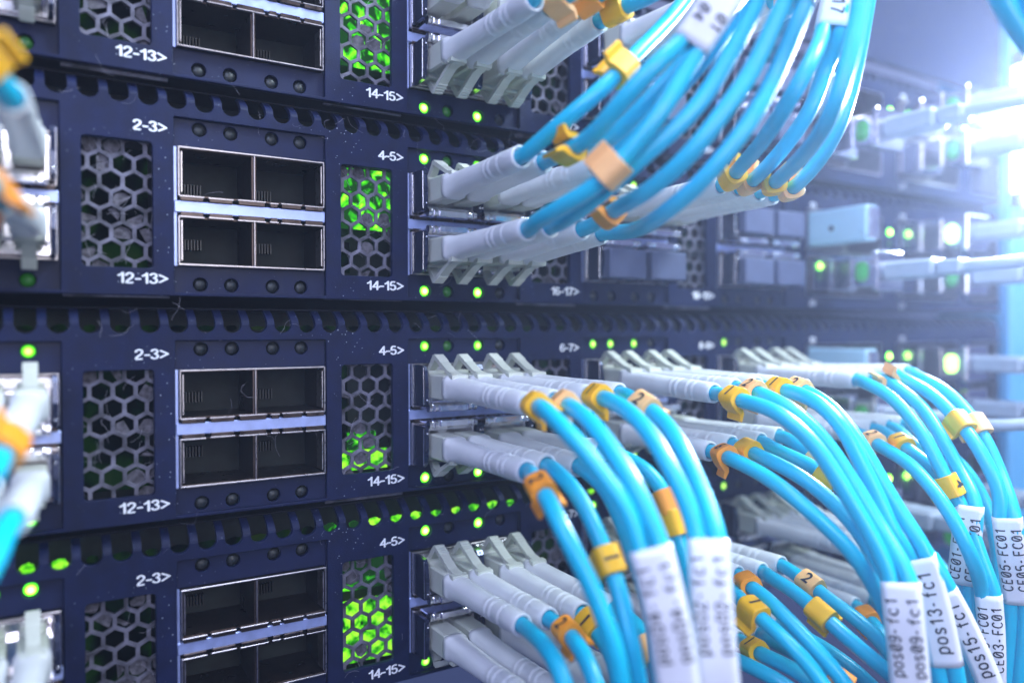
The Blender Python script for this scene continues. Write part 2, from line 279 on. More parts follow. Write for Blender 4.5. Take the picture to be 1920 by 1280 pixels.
# ------------------------------------------------------------------ measured data (mm)
P0 = 49.575                       # block pitch along the front
UZ = {1: 42.685, 2: 0.0, 3: -43.741, 4: -87.072}
LEDX = (0, 5.97, 14.25, 20.23)
PORTX = (3.125, 17.375)
ROWZ = {'U': -8.85, 'L': -22.3}
CABLES={"11L0":{"pts":[[48.83,-47.98,23.67],[49.98,-54.54,25.49]],"tip":None,"clips":[]},
"11L1":{"pts":[[55.79,-46.44,21.51],[57.55,-52.21,23.15],[59.08,-57.82,25.99]],"tip":[54.96,-42.41,21.09],"clips":[[53.71,-42.82,20.68,"peach","",20]]},
"11L2":{"pts":[[63.32,-46.36,23.52],[65.71,-51.34,25.4],[67.39,-58.22,27.92]],"tip":[61.64,-41.82,22.13],"clips":[[58.86,-42.5,19.26,"orange","2",200]]},
"11L3":{"pts":[[69.01,-47.55,22.21],[71.45,-53.75,23.04],[73.7,-59.81,24.99]],"tip":[68.0,-41.06,21.44],"clips":[[67.97,-45.76,20.67,"yellow","1",160]]},
"11U0":{"pts":[],"tip":None,"clips":[]},
"11U1":{"pts":[],"tip":None,"clips":[]},
"11U2":{"pts":[],"tip":None,"clips":[]},
"11U3":{"pts":[],"tip":None,"clips":[]},
"12U0":{"pts":[[98.04,-47.61,38.38],[99.86,-54.54,43.66]],"tip":None,"clips":[[96.59,-43.23,35.9,"yellow","",0]]},
"12U1":{"pts":[[101.4,-49.71,36.9],[103.11,-56.57,42.23]],"tip":None,"clips":[[100.01,-45.36,34.39,"orange","",0]]},
"12U2":{"pts":[[105.91,-52.52,35.53],[107.49,-59.3,40.9]],"tip":None,"clips":[[104.6,-48.23,33.0,"yellow","",0]]},
"12U3":{"pts":[[109.07,-54.5,34.16],[110.56,-61.21,39.58]],"tip":None,"clips":[[107.82,-50.24,31.61,"orange","",0]]},
"21U0":{"pts":[[48.69,-43.68,-7.83],[50.9,-53.21,-3.37],[55.58,-57.01,1.49],[64.13,-56.48,9.4],[75.64,-54.03,19.84],[85.8,-51.92,30.96]],"tip":[48.92,-42.05,-7.89],"clips":[[59.56,-57.23,6.37,"yellow","",120]]},
"21U1":{"pts":[[52.38,-49.49,-8.53],[52.26,-59.04,-7.23],[53.04,-65.39,-3.29],[56.98,-69.71,2.64],[61.88,-70.46,6.96],[65.26,-72.45,12.67],[69.18,-73.58,18.92],[72.22,-75.37,24.62]],"tip":[54.98,-40.51,-7.81],"clips":[[50.79,-52.06,-9.96,"yellow","",215]]},
"21U2":{"pts":[[60.97,-47.73,-7.38],[60.1,-56.57,-5.03],[62.09,-62.06,-0.63],[68.21,-66.71,7.34],[74.51,-70.47,16.48],[77.68,-72.34,21.97]],"tip":None,"clips":[]},
"21U3":{"pts":[[66.93,-46.7,-5.76],[67.34,-53.95,-2.71],[68.21,-61.48,1.39],[72.42,-66.33,8.24],[78.06,-69.66,18.48]],"tip":None,"clips":[]},
"21L0":{"pts":[[48.19,-47.09,-21.0],[48.16,-56.69,-18.98],[50.61,-62.6,-16.17],[54.35,-67.3,-10.54],[57.64,-70.24,-4.91],[64.08,-71.76,5.2],[67.48,-73.79,10.97],[71.42,-74.98,17.28],[74.46,-76.77,22.98]],"tip":[50.08,-42.39,-21.3],"clips":[[50.62,-65.52,-12.69,"peach","",100]]},
"21L1":{"pts":[[51.92,-51.75,-20.53],[52.68,-58.48,-18.21],[54.69,-63.13,-14.89],[57.37,-66.71,-11.27],[64.08,-71.24,-3.95],[69.4,-73.41,4.65],[74.3,-74.82,13.98],[77.23,-75.54,20.59]],"tip":[54.78,-42.93,-20.54],"clips":[]},
"21L2":{"pts":[[64.19,-45.21,-19.44],[60.15,-56.8,-18.28],[59.89,-64.4,-16.73],[61.98,-72.04,-11.85],[66.4,-75.65,-4.67],[70.76,-77.26,1.78],[75.89,-79.84,13.85],[78.26,-80.01,18.55],[80.5,-80.09,24.21]],"tip":[64.15,-40.49,-20.14],"clips":[[62.19,-52.21,-19.83,"orange","2",210]]},
"21L3":{"pts":[[69.43,-48.47,-21.1],[64.46,-62.83,-20.23],[65.71,-71.44,-15.42],[70.39,-76.18,-7.24],[75.9,-77.47,1.73],[78.01,-81.8,12.71],[80.36,-82.05,17.57],[82.6,-82.21,23.35]],"tip":[69.88,-39.33,-20.5],"clips":[]},
"22U0":{"pts":[[95.13,-52.39,-7.13],[88.42,-64.66,-4.44],[86.32,-72.68,1.35],[90.21,-73.81,8.13],[98.52,-70.03,16.47],[100.48,-69.95,22.44],[102.13,-69.66,28.9]],"tip":[98.92,-44.18,-8.74],"clips":[[96.3,-49.61,-8.3,"yellow","",190]]},
"22U1":{"pts":[[100.17,-53.17,-8.06],[98.25,-61.32,-4.06],[98.44,-67.23,2.0],[101.99,-68.12,10.72],[100.48,-72.35,15.85],[102.42,-72.33,21.94],[104.03,-72.08,28.52]],"tip":[104.5,-44.1,-8.66],"clips":[[101.69,-49.42,-8.97,"peach","",190]]},
"22U2":{"pts":[[100.76,-58.25,-9.3],[92.4,-71.86,-6.9],[87.94,-79.63,-2.91],[89.13,-81.43,3.96],[92.63,-81.11,13.26],[95.56,-80.41,23.11]],"tip":[110.8,-44.47,-9.08],"clips":[[104.13,-53.3,-10.14,"yellow","",190]]},
"22U3":{"pts":[[107.24,-57.57,-9.74],[105.97,-63.78,-6.07],[105.58,-68.16,-0.7],[107.5,-69.25,5.55],[108.98,-70.05,12.85],[111.13,-71.18,26.39]],"tip":[115.89,-44.09,-9.28],"clips":[[109.28,-52.97,-10.74,"peach","",190]]},
"31U0":{"pts":[[45.71,-53.11,-53.44],[43.3,-63.42,-55.87],[44.27,-67.6,-58.98],[45.73,-70.91,-62.92],[46.97,-74.09,-66.72],[48.13,-75.89,-72.97],[48.62,-77.43,-77.7],[48.83,-78.77,-82.0],[49.59,-79.29,-87.02],[50.4,-79.89,-94.42]],"tip":[48.72,-44.4,-53.73],"clips":[[46.97,-49.2,-54.02,"yellow","",30]]},
"31U1":{"pts":[[52.28,-52.48,-53.65],[49.51,-62.55,-55.5],[49.21,-68.3,-59.3],[49.34,-73.15,-63.75],[50.51,-77.71,-72.13],[51.0,-79.27,-76.94],[51.19,-80.67,-81.38],[51.95,-81.25,-86.54],[52.74,-81.87,-94.0]],"tip":[55.76,-42.87,-53.6],"clips":[[53.81,-48.72,-53.55,"peach","1",25]]},
"31U2":{"pts":[[61.54,-51.13,-52.77],[59.57,-60.52,-54.59],[59.07,-66.14,-57.63],[58.96,-70.85,-62.46],[59.62,-73.68,-66.96],[60.04,-75.97,-73.16],[58.79,-77.63,-78.21],[58.27,-78.57,-83.63],[57.9,-79.6,-88.97],[58.44,-80.07,-96.26]],"tip":[63.12,-43.88,-52.85],"clips":[[62.39,-48.14,-53.23,"yellow","1",20]]},
"31U3":{"pts":[[68.5,-49.56,-53.01],[67.9,-56.27,-54.76],[66.69,-62.62,-57.54],[65.55,-67.86,-61.62],[64.8,-72.18,-66.69],[62.22,-78.15,-72.98],[60.97,-79.81,-78.03],[60.47,-80.75,-83.41],[60.1,-81.76,-88.69],[60.66,-82.21,-95.96]],"tip":[70.8,-43.93,-52.77],"clips":[[68.16,-54.07,-53.86,"peach","2",20]]},
"31L0":{"pts":[[45.61,-50.89,-65.85],[43.21,-58.85,-67.95],[42.08,-64.07,-71.01],[43.28,-67.24,-76.08],[44.81,-69.44,-80.89],[45.95,-71.4,-86.27],[47.09,-72.18,-91.08],[47.81,-72.7,-95.74]],"tip":[48.99,-43.58,-66.27],"clips":[[44.48,-54.91,-67.1,"orange","2",10]]},
"31L1":{"pts":[[52.79,-47.1,-65.9],[52.17,-52.62,-67.38],[52.27,-56.25,-70.03],[52.42,-59.94,-74.18],[52.97,-62.7,-78.93],[52.3,-65.86,-82.31],[51.79,-67.95,-85.67],[51.33,-70.07,-89.17],[51.88,-71.71,-97.14]],"tip":[54.44,-42.24,-65.88],"clips":[[52.97,-62.7,-78.93,"yellow","1",-10]]},
"31L2":{"pts":[[60.82,-46.21,-67.11],[60.56,-50.77,-68.37],[60.65,-54.39,-71.17],[61.11,-57.11,-75.98],[62.27,-59.08,-81.88],[64.36,-60.52,-91.35],[65.7,-61.55,-104.6]],"tip":[62.01,-42.23,-66.59],"clips":[]},
"31L3":{"pts":[[68.79,-45.22,-64.57],[70.13,-50.77,-65.99],[71.77,-54.18,-68.98],[72.51,-55.86,-72.29],[72.41,-58.24,-77.78],[73.24,-60.02,-83.41],[73.56,-61.47,-88.95],[74.24,-62.16,-106.48]],"tip":[69.06,-40.68,-64.44],"clips":[[72.0,-55.54,-71.49,"orange","",-5],[72.12,-56.86,-76.25,"yellow","",-40]]},
"41U0":{"pts":[[47.61,-46.69,-94.74],[45.83,-53.81,-94.25],[44.6,-58.94,-94.98],[44.4,-62.39,-98.12],[43.78,-64.4,-100.6]],"tip":[48.88,-42.19,-95.28],"clips":[]},
"41U1":{"pts":[[54.21,-48.42,-95.13],[52.3,-54.3,-95.18],[50.78,-59.25,-95.81],[50.36,-62.56,-98.62],[49.99,-64.73,-102.07]],"tip":[55.1,-41.93,-95.38],"clips":[[53.21,-50.15,-94.17,"orange","2",10]]},
"41U2":{"pts":[[62.29,-47.58,-97.87],[61.26,-52.85,-99.07],[60.55,-56.0,-103.6],[60.27,-57.08,-107.92]],"tip":[62.3,-42.85,-95.46],"clips":[[61.87,-46.14,-97.44,"yellow","1",25]]},
"41U3":{"pts":[[70.75,-46.92,-96.89],[70.55,-51.52,-98.07],[70.05,-54.79,-101.32],[69.82,-57.07,-106.41]],"tip":[70.8,-42.24,-96.21],"clips":[[69.63,-54.51,-100.52,"peach","",-10]]},
"41L0":{"pts":[],"tip":None,"clips":[]},
"41L1":{"pts":[],"tip":None,"clips":[]},
"41L2":{"pts":[],"tip":None,"clips":[]},
"41L3":{"pts":[],"tip":None,"clips":[]},
"32U0":{"pts":[[94.77,-49.36,-54.02],[93.09,-56.56,-54.51],[92.99,-64.75,-56.23],[95.35,-69.81,-60.83],[97.04,-73.29,-66.18],[98.96,-76.93,-73.14],[100.13,-80.09,-78.82],[101.08,-82.36,-84.96],[100.56,-83.3,-90.28],[101.08,-83.71,-96.38],[101.64,-84.18,-105.28]],"tip":[98.1,-43.19,-53.9],"clips":[[94.45,-52.69,-54.32,"yellow","1",15]]},
"32U1":{"pts":[[98.57,-55.22,-53.23],[99.62,-61.79,-55.71],[102.06,-66.9,-60.53],[104.01,-71.75,-67.8],[104.61,-76.93,-75.33],[102.78,-84.94,-84.66],[102.26,-85.88,-89.98],[102.76,-86.29,-96.1],[103.32,-86.78,-105.04]],"tip":[104.39,-43.53,-53.08],"clips":[[99.73,-52.4,-52.8,"peach","2",20]]},
"32U2":{"pts":[[107.71,-53.82,-52.93],[106.27,-62.35,-54.39],[107.21,-67.71,-58.8],[108.66,-71.06,-65.86],[109.94,-74.31,-72.83],[110.45,-77.07,-78.9],[113.59,-78.43,-83.58],[115.27,-79.55,-89.95],[116.61,-80.44,-95.97],[117.93,-81.35,-103.94],[118.82,-82.0,-110.61]],"tip":[110.81,-43.97,-52.83],"clips":[[107.59,-51.39,-52.85,"yellow","1",20]]},
"32U3":{"pts":[[114.61,-54.57,-53.63],[113.77,-61.14,-56.52],[113.49,-66.93,-61.99],[113.9,-70.8,-67.75],[114.18,-74.6,-73.69],[115.19,-80.71,-82.76],[116.85,-81.85,-89.19],[118.17,-82.8,-95.37],[119.47,-83.75,-103.44],[120.36,-84.42,-110.17]],"tip":[117.66,-43.51,-52.88],"clips":[[114.42,-52.09,-53.2,"peach","2",20]]},
"32L0":{"pts":[[92.25,-53.87,-66.49],[91.89,-60.72,-67.91],[92.34,-66.92,-70.64],[94.11,-71.61,-74.37],[98.88,-75.82,-80.72],[103.74,-77.77,-88.22],[107.8,-79.24,-97.01],[110.24,-80.93,-108.95]],"tip":[98.04,-42.17,-66.76],"clips":[[93.71,-50.08,-67.37,"orange","6",15]]},
"32L1":{"pts":[[100.47,-53.07,-66.33],[101.34,-61.88,-68.97],[103.63,-68.07,-73.25],[106.39,-72.21,-78.69],[109.57,-74.27,-85.08],[113.43,-76.81,-94.86],[115.91,-78.59,-111.32]],"tip":[104.34,-42.52,-65.8],"clips":[[101.99,-49.3,-66.05,"yellow","",15]]},
"32L2":{"pts":[[110.84,-47.72,-66.15],[111.39,-53.96,-67.83],[111.75,-60.1,-69.82],[113.79,-64.95,-73.78],[116.55,-69.12,-81.5],[120.11,-72.67,-92.02],[123.59,-75.15,-113.56]],"tip":[112.32,-43.93,-65.53],"clips":[[111.73,-61.27,-70.31,"yellow","",-50]]},
"32L3":{"pts":[[116.87,-47.9,-64.92],[117.05,-52.75,-66.84],[118.03,-58.11,-70.27],[120.65,-63.34,-75.4],[123.05,-68.49,-84.78],[125.72,-72.7,-98.5],[129.3,-75.19,-116.07]],"tip":[119.12,-43.41,-64.87],"clips":[[117.02,-55.1,-67.94,"peach","",20]]},
"33U0":{"pts":[[143.77,-47.89,-52.84],[143.02,-54.51,-55.1],[141.23,-62.91,-61.47],[140.92,-67.52,-68.08],[140.79,-69.86,-72.42],[142.01,-71.87,-77.45],[142.54,-72.56,-77.85],[142.1,-72.38,-84.06],[142.58,-71.59,-90.1],[143.15,-70.85,-95.1],[143.87,-70.28,-103.71],[144.94,-70.04,-121.78]],"tip":[147.06,-44.04,-52.63],"clips":[[141.67,-70.43,-73.59,"yellow","4",-30]]},
"33U1":{"pts":[[149.53,-51.46,-53.11],[149.86,-58.79,-57.89],[147.82,-64.67,-64.04],[147.24,-69.12,-70.8],[143.76,-74.96,-78.01],[143.32,-74.78,-84.24],[143.8,-73.99,-90.32],[144.39,-73.25,-95.22],[145.15,-72.66,-103.69],[146.22,-72.42,-121.74]],"tip":[154.16,-43.72,-52.35],"clips":[[149.84,-49.3,-53.37,"peach","",-160]]},
"33U2":{"pts":[[155.67,-50.53,-52.06],[153.89,-58.89,-55.28],[151.98,-66.01,-60.38],[150.23,-70.88,-64.84],[149.79,-74.21,-69.93],[149.91,-76.73,-75.73],[149.48,-76.89,-80.62],[150.02,-77.32,-86.63],[151.82,-77.36,-93.3],[153.56,-77.31,-99.54],[154.3,-76.7,-108.33],[154.17,-75.64,-121.68]],"tip":[161.41,-44.67,-51.57],"clips":[[151.78,-67.09,-61.98,"yellow","",-20]]},
"33U3":{"pts":[[161.01,-51.48,-51.92],[159.16,-58.61,-54.24],[157.95,-64.98,-58.95],[156.43,-70.01,-64.8],[154.95,-73.9,-71.41],[150.7,-79.29,-80.34],[151.24,-79.7,-86.31],[153.04,-79.74,-92.96],[154.72,-79.75,-99.46],[155.4,-79.16,-108.49],[155.25,-78.1,-121.88]],"tip":[167.58,-44.95,-51.32],"clips":[[157.78,-67.28,-62.23,"peach","",-20]]},
"33L0":{"pts":[[138.95,-55.71,-67.15],[136.19,-64.63,-69.84],[135.15,-69.92,-73.8],[134.59,-74.36,-78.59],[136.09,-77.75,-86.41],[142.89,-76.79,-96.13],[143.32,-77.14,-102.67],[143.47,-77.32,-109.42],[144.44,-76.89,-118.94]],"tip":[146.95,-44.18,-66.0],"clips":[[140.23,-52.97,-66.58,"peach","2",15]]},
"33L1":{"pts":[[145.6,-58.66,-68.18],[143.04,-65.35,-70.96],[142.05,-70.69,-75.11],[142.93,-73.67,-81.16],[142.95,-76.14,-88.19],[143.87,-78.63,-95.97],[144.3,-79.0,-102.55],[144.41,-79.2,-109.38],[145.38,-78.77,-118.92]],"tip":[154.28,-44.0,-65.45],"clips":[[146.77,-55.83,-66.74,"yellow","1",15]]},
"33L2":{"pts":[[154.5,-54.76,-68.37],[154.1,-62.82,-73.0],[155.23,-67.16,-81.11],[154.65,-69.31,-90.43],[154.05,-70.27,-101.07],[153.84,-71.66,-123.67]],"tip":[160.58,-44.37,-65.28],"clips":[]},
"33L3":{"pts":[[161.34,-55.46,-68.16],[162.94,-62.41,-73.9],[163.07,-67.33,-82.03],[163.03,-69.8,-91.56],[161.35,-71.27,-102.11],[161.67,-71.83,-125.57]],"tip":[166.63,-44.57,-64.96],"clips":[]},
"42U0":{"pts":[[93.39,-55.01,-94.99],[92.62,-60.44,-96.63],[92.5,-66.28,-98.86],[94.14,-70.88,-102.85],[95.81,-74.34,-107.98]],"tip":[100.45,-42.92,-95.47],"clips":[[92.5,-58.0,-95.34,"yellow","1",-20]]},
"42U1":{"pts":[[98.24,-52.11,-93.37],[97.09,-57.28,-93.92],[96.99,-63.14,-96.64],[98.51,-68.86,-101.21],[100.19,-72.31,-105.03],[102.67,-75.1,-110.41]],"tip":[105.31,-43.57,-94.92],"clips":[[97.27,-52.67,-92.71,"orange","",10]]},
"42U2":{"pts":[[108.48,-49.05,-94.11],[107.14,-56.46,-94.96],[106.06,-64.05,-97.16],[106.24,-67.72,-99.03],[108.7,-71.65,-102.76],[111.49,-75.79,-106.37],[115.9,-78.6,-112.35]],"tip":[112.28,-44.35,-95.15],"clips":[[106.06,-64.05,-97.16,"yellow","",20]]},
"42U3":{"pts":[[116.62,-48.2,-94.37],[115.6,-54.64,-95.68],[115.08,-59.05,-97.23],[115.93,-64.31,-99.42],[117.75,-69.02,-103.03],[119.07,-72.25,-107.09],[120.79,-74.6,-114.16]],"tip":[118.46,-44.64,-94.61],"clips":[[115.01,-54.27,-95.33,"peach","2",10]]},
"42L0":{"pts":[[93.73,-51.89,-107.84],[93.55,-57.66,-107.68],[95.0,-63.27,-108.78],[98.4,-67.78,-112.31]],"tip":[99.61,-42.65,-111.27],"clips":[]},
"42L1":{"pts":[[97.65,-55.47,-106.34],[98.11,-60.46,-106.62],[98.82,-65.61,-107.43],[101.91,-69.94,-111.29]],"tip":[105.19,-43.72,-109.48],"clips":[[98.1,-53.4,-106.49,"yellow","1",10]]},
"42L2":{"pts":[[107.56,-49.86,-107.67],[106.67,-57.54,-107.59],[107.1,-63.7,-108.57],[109.01,-68.44,-111.01],[111.7,-70.14,-113.67]],"tip":[112.44,-43.5,-109.62],"clips":[[109.55,-67.57,-109.0,"orange","",15]]},
"42L3":{"pts":[[116.5,-48.33,-107.65],[116.48,-55.39,-108.51],[117.94,-62.21,-111.04],[120.89,-67.63,-115.88]],"tip":[118.74,-43.85,-108.56],"clips":[]},
"43U0":{"pts":[[144.21,-45.3,-95.92],[143.31,-53.03,-100.29],[142.93,-59.96,-107.01],[143.07,-64.99,-122.43]],"tip":None,"clips":[]},
"43U1":{"pts":[[152.41,-45.66,-95.73],[152.55,-54.07,-101.59],[152.1,-60.97,-109.76],[152.23,-65.97,-124.31]],"tip":None,"clips":[]},
"43U2":{"pts":[[158.68,-46.0,-95.21],[159.93,-55.1,-101.25],[160.43,-61.42,-110.0],[159.48,-65.78,-126.19]],"tip":None,"clips":[]},
"43U3":{"pts":[[165.06,-46.41,-94.65],[166.31,-55.51,-100.86],[165.77,-62.38,-110.75],[165.82,-66.2,-127.59]],"tip":None,"clips":[]},
"43L0":{"pts":[[140.89,-50.49,-108.56],[137.66,-56.74,-109.46],[136.97,-61.1,-115.18],[137.05,-63.62,-122.68]],"tip":[145.57,-45.16,-108.98],"clips":[[140.63,-51.51,-109.21,"orange","",15]]},
"43L1":{"pts":[[148.44,-50.45,-108.45],[148.63,-56.5,-111.78],[147.94,-60.87,-117.74],[148.02,-63.39,-125.54]],"tip":[152.76,-44.9,-109.05],"clips":[]},
"43L2":{"pts":[[155.19,-51.1,-108.2],[156.9,-56.91,-112.03],[156.16,-61.28,-119.45],[156.25,-63.8,-127.44]],"tip":None,"clips":[]},
"43L3":{"pts":[[161.5,-51.47,-107.91],[163.22,-57.29,-111.84],[163.56,-62.34,-120.74],[163.63,-64.86,-128.87]],"tip":None,"clips":[]},
"20U3":{"pts":[[-32.06,-46.67,-8.51],[-33.99,-50.16,-6.9],[-35.85,-53.69,-5.54]],"tip":[-30.85,-45.68,-10.21],"clips":[[-34.05,-48.94,-6.54,"yellow","",140]]},
"20L3":{"pts":[[-32.49,-47.8,-23.13],[-34.0,-52.73,-21.8]],"tip":[-32.02,-44.57,-23.08],"clips":[[-32.03,-48.08,-22.27,"orange","",0]]},
"30U3":{"pts":[[-32.09,-48.55,-55.4],[-33.51,-53.59,-57.77]],"tip":[-31.28,-43.14,-53.73],"clips":[[-31.68,-46.44,-54.69,"orange","",200]]},
"30L3":{"pts":[[-31.71,-48.92,-64.38],[-32.88,-54.11,-66.61],[-34.17,-58.04,-68.48]],"tip":[-31.3,-46.82,-64.2],"clips":[]},
"40U3":{"pts":[],"tip":[-30.97,-46.26,-91.53],"clips":[]},
"40L3":{"pts":[],"tip":None,"clips":[]},
"10L3":{"pts":[],"tip":None,"clips":[]},
"10U3":{"pts":[],"tip":None,"clips":[]},
"20U2":{"pts":[],"tip":None,"clips":[]},
"20L2":{"pts":[],"tip":None,"clips":[]},
"30U2":{"pts":[],"tip":None,"clips":[]},
"30L2":{"pts":[],"tip":None,"clips":[]},
"40U2":{"pts":[],"tip":None,"clips":[]}}
SLEEVES={"A":{"p":[[62.98,-71.11,6.08],[66.37,-73.12,11.82],[70.3,-74.28,18.1],[73.34,-76.07,23.8]],"a":3.3,"t":["01","04-04"],"up":1},
"B":{"p":[[76.95,-80.82,13.28],[79.31,-81.03,18.06],[81.55,-81.15,23.78]],"a":3.2,"t":["01-17"],"up":1},
"C":{"p":[[99.5,-71.19,16.16],[101.45,-71.14,22.19],[103.08,-70.87,28.71]],"a":3.2,"t":["17"],"up":1},
"D":{"p":[[49.32,-76.8,-72.55],[49.81,-78.35,-77.32],[50.01,-79.72,-81.69],[50.77,-80.27,-86.78],[51.57,-80.88,-94.21]],"a":3.25,"t":["pos04-fc1","pos04-fc1"],"up":0},
"E":{"p":[[61.13,-77.06,-73.07],[59.88,-78.72,-78.12],[59.37,-79.66,-83.52],[59.0,-80.68,-88.83],[59.55,-81.14,-96.11]],"a":3.25,"t":["pos02-fc1","pos02-fc1"],"up":0},
"F":{"p":[[101.93,-83.65,-84.81],[101.41,-84.59,-90.13],[101.92,-85.0,-96.24],[102.48,-85.48,-105.16]],"a":3.3,"t":["pos09-fc1","pos09-fc1"],"up":0},
"G":{"p":[[114.39,-79.57,-83.17],[116.06,-80.7,-89.57],[117.39,-81.62,-95.67],[118.7,-82.55,-103.69]],"a":3.0,"t":["pos13-fc1"],"up":0},
"H":{"p":[[143.15,-73.76,-77.93],[142.71,-73.58,-84.15],[143.19,-72.79,-90.21],[143.77,-72.05,-95.16]],"a":2.9,"t":["CE01-FC01","CE01-FC01"],"up":1},
"I":{"p":[[150.09,-78.09,-80.48],[150.63,-78.51,-86.47],[152.43,-78.55,-93.13],[154.14,-78.53,-99.5]],"a":2.9,"t":["CE05-FC01","CE05-FC01"],"up":1},
"J":{"p":[[143.38,-77.71,-96.05],[143.81,-78.07,-102.61],[143.94,-78.26,-109.4],[144.91,-77.83,-118.93]],"a":2.6,"t":["CE03-FC01","CE03-FC01"],"up":1},
"K":{"p":[[126.44,-77.76,-92.24],[128.68,-79.21,-97.06],[131.08,-80.79,-102.95],[133.4,-82.31,-109.06],[135.16,-83.5,-115.27]],"a":2.5,"t":["pos15-fc1"],"up":0,"own":[[[125.21,-75.72,-85.57],[125.92,-77.1,-92.68],[128.16,-78.53,-97.48],[130.56,-80.09,-103.33],[132.89,-81.58,-109.39],[134.66,-82.75,-115.56]],[[125.21,-75.72,-85.57],[126.96,-78.42,-91.8],[129.2,-79.89,-96.64],[131.6,-81.49,-102.57],[133.91,-83.04,-108.73],[135.66,-84.25,-114.98]]]}}


# ------------------------------------------------------------------ the four switches
ORD = {1: 'topmost', 2: 'second', 3: 'third', 4: 'lowest'}
SWL = {1: 'topmost dark switch of the stack, cut by the upper picture edge',
       2: 'dark switch second from top, dust plugs in its 16-17 and 18-19 ports',
       3: 'dark switch third from top, cables arching down from both of its port rows',
       4: 'lowest dark switch of the stack, bright green glow behind its grille'}
BLK = range(-1, 4)
def slots():
    k = -16
    while True:
        cx = -19.6+5.1*k; k += 1
        if cx > 298: return
        yield cx
# front plate: slot notches along the top edge, openings for the port panels, grilles and right-hand cages
out = [(-103.5, -33.2), (304, -33.2), (304, 5.0)]
for cx in reversed(list(slots())):
    out += [(cx+1.8*math.cos(a), 5.0+1.8*math.sin(a)) for a in [-math.pi*i/12 for i in range(13)]]
out += [(-103.5, 5.0)]
holes = []
for i in BLK:
    X = i*P0
    holes.append(rect(X-4.95, X+25.35, -32.6, 1.75, .3))
    if X-20.8 > -103: holes.append(rect(X-20.8, X-8.75, -28.0, -3.8, .8))
holes.append(rect(3*P0+28.7, 3*P0+34, -28, -3.8, .6)) if False else None
RW = ((184.2, 223.5), (233.6, 272.5), (281.8, 300.5))
for a, b in RW:
    holes.append(rect(a, b, -14.6, -1.0, .5)); holes.append(rect(a, b, -29.0, -15.9, .5))
face_me = plate('faceplate', out, holes, -.4, 1.0, .12)
posts = MB()
ss = list(slots())
for a, b in zip([-105.3]+ss, ss+[303.5]):
    x0, x1 = a+1.8, b-1.8; rg = []
    for k in range(9):
        z = 4.96+k*.40; y = (k*.5/4)**1.6*4.2; sx_ = .12 if k else .0
        rg.append([(x0+.0, y-.38, z), (x1, y-.38, z), (x1, y+1.1, z), (x0, y+1.1, z)])
    posts.rings(rg, True, True, False)
posts_me = posts.mesh('vent_comb'); posts_me.materials.append(M['face'])
face_me.materials.append(M['face'])
pan_holes = [circ(x, z, 1.42) for x in LEDX for z in (0, -30.84)]+[rect(-4.3, 25.0, -27.15, -4.0)]
pan_me = plate('port_panel', rect(-5.3, 25.7, -33.0, 2.2), pan_holes, .9, 2.3, .06); pan_me.materials.append(M['recess'])
gh = []
for r in range(-1, 9):
    for c in range(-1, 5):
        cx = -20.9+1.2+c*3.97+(1.985 if r % 2 else 0); cz = -5.0-r*3.3
        if cx < -22.2 or cx+2 > -5.2: continue
        gh.append([(cx+1.78*math.cos(math.radians(a))*1.04, cz+1.78*math.sin(math.radians(a))) for a in range(30, 390, 60)])
xs = [p[0] for h in gh for p in h]; zs = [p[1] for h in gh for p in h]
grille_me = plate('vent_grille', rect(min(xs)-.6, max(xs)+.6, min(zs)-.6, max(zs)+.6), gh, 1.75, 2.5, .08); grille_me.materials.append(M['grille'])
# chassis
ch = MB()
ch.box(-104, 304.5, 3.4, 230, 7.95, 8.3); ch.box(-104, 304.5, .3, 230, -33.15, -32.65); ch.box(-104, 304.5, 230.1, 231, -33.2, 11.2)  # rear plate carried up past the lid to block world light in the gaps
ch.box(-104.9, -104.05, 1, 230, -33.1, 7.9); ch.box(304.55, 304.9, 1, 230, -33.1, 7.9)
ch_me = ch.mesh('chassis_shell'); ch_me.materials.append(M['chassis'])
ib = MB(); ib.box(-103.9, 303.9, 13, 14, -32.6, 7.9); ib_me = ib.mesh('inner_board'); ib_me.materials.append(M['inner'])
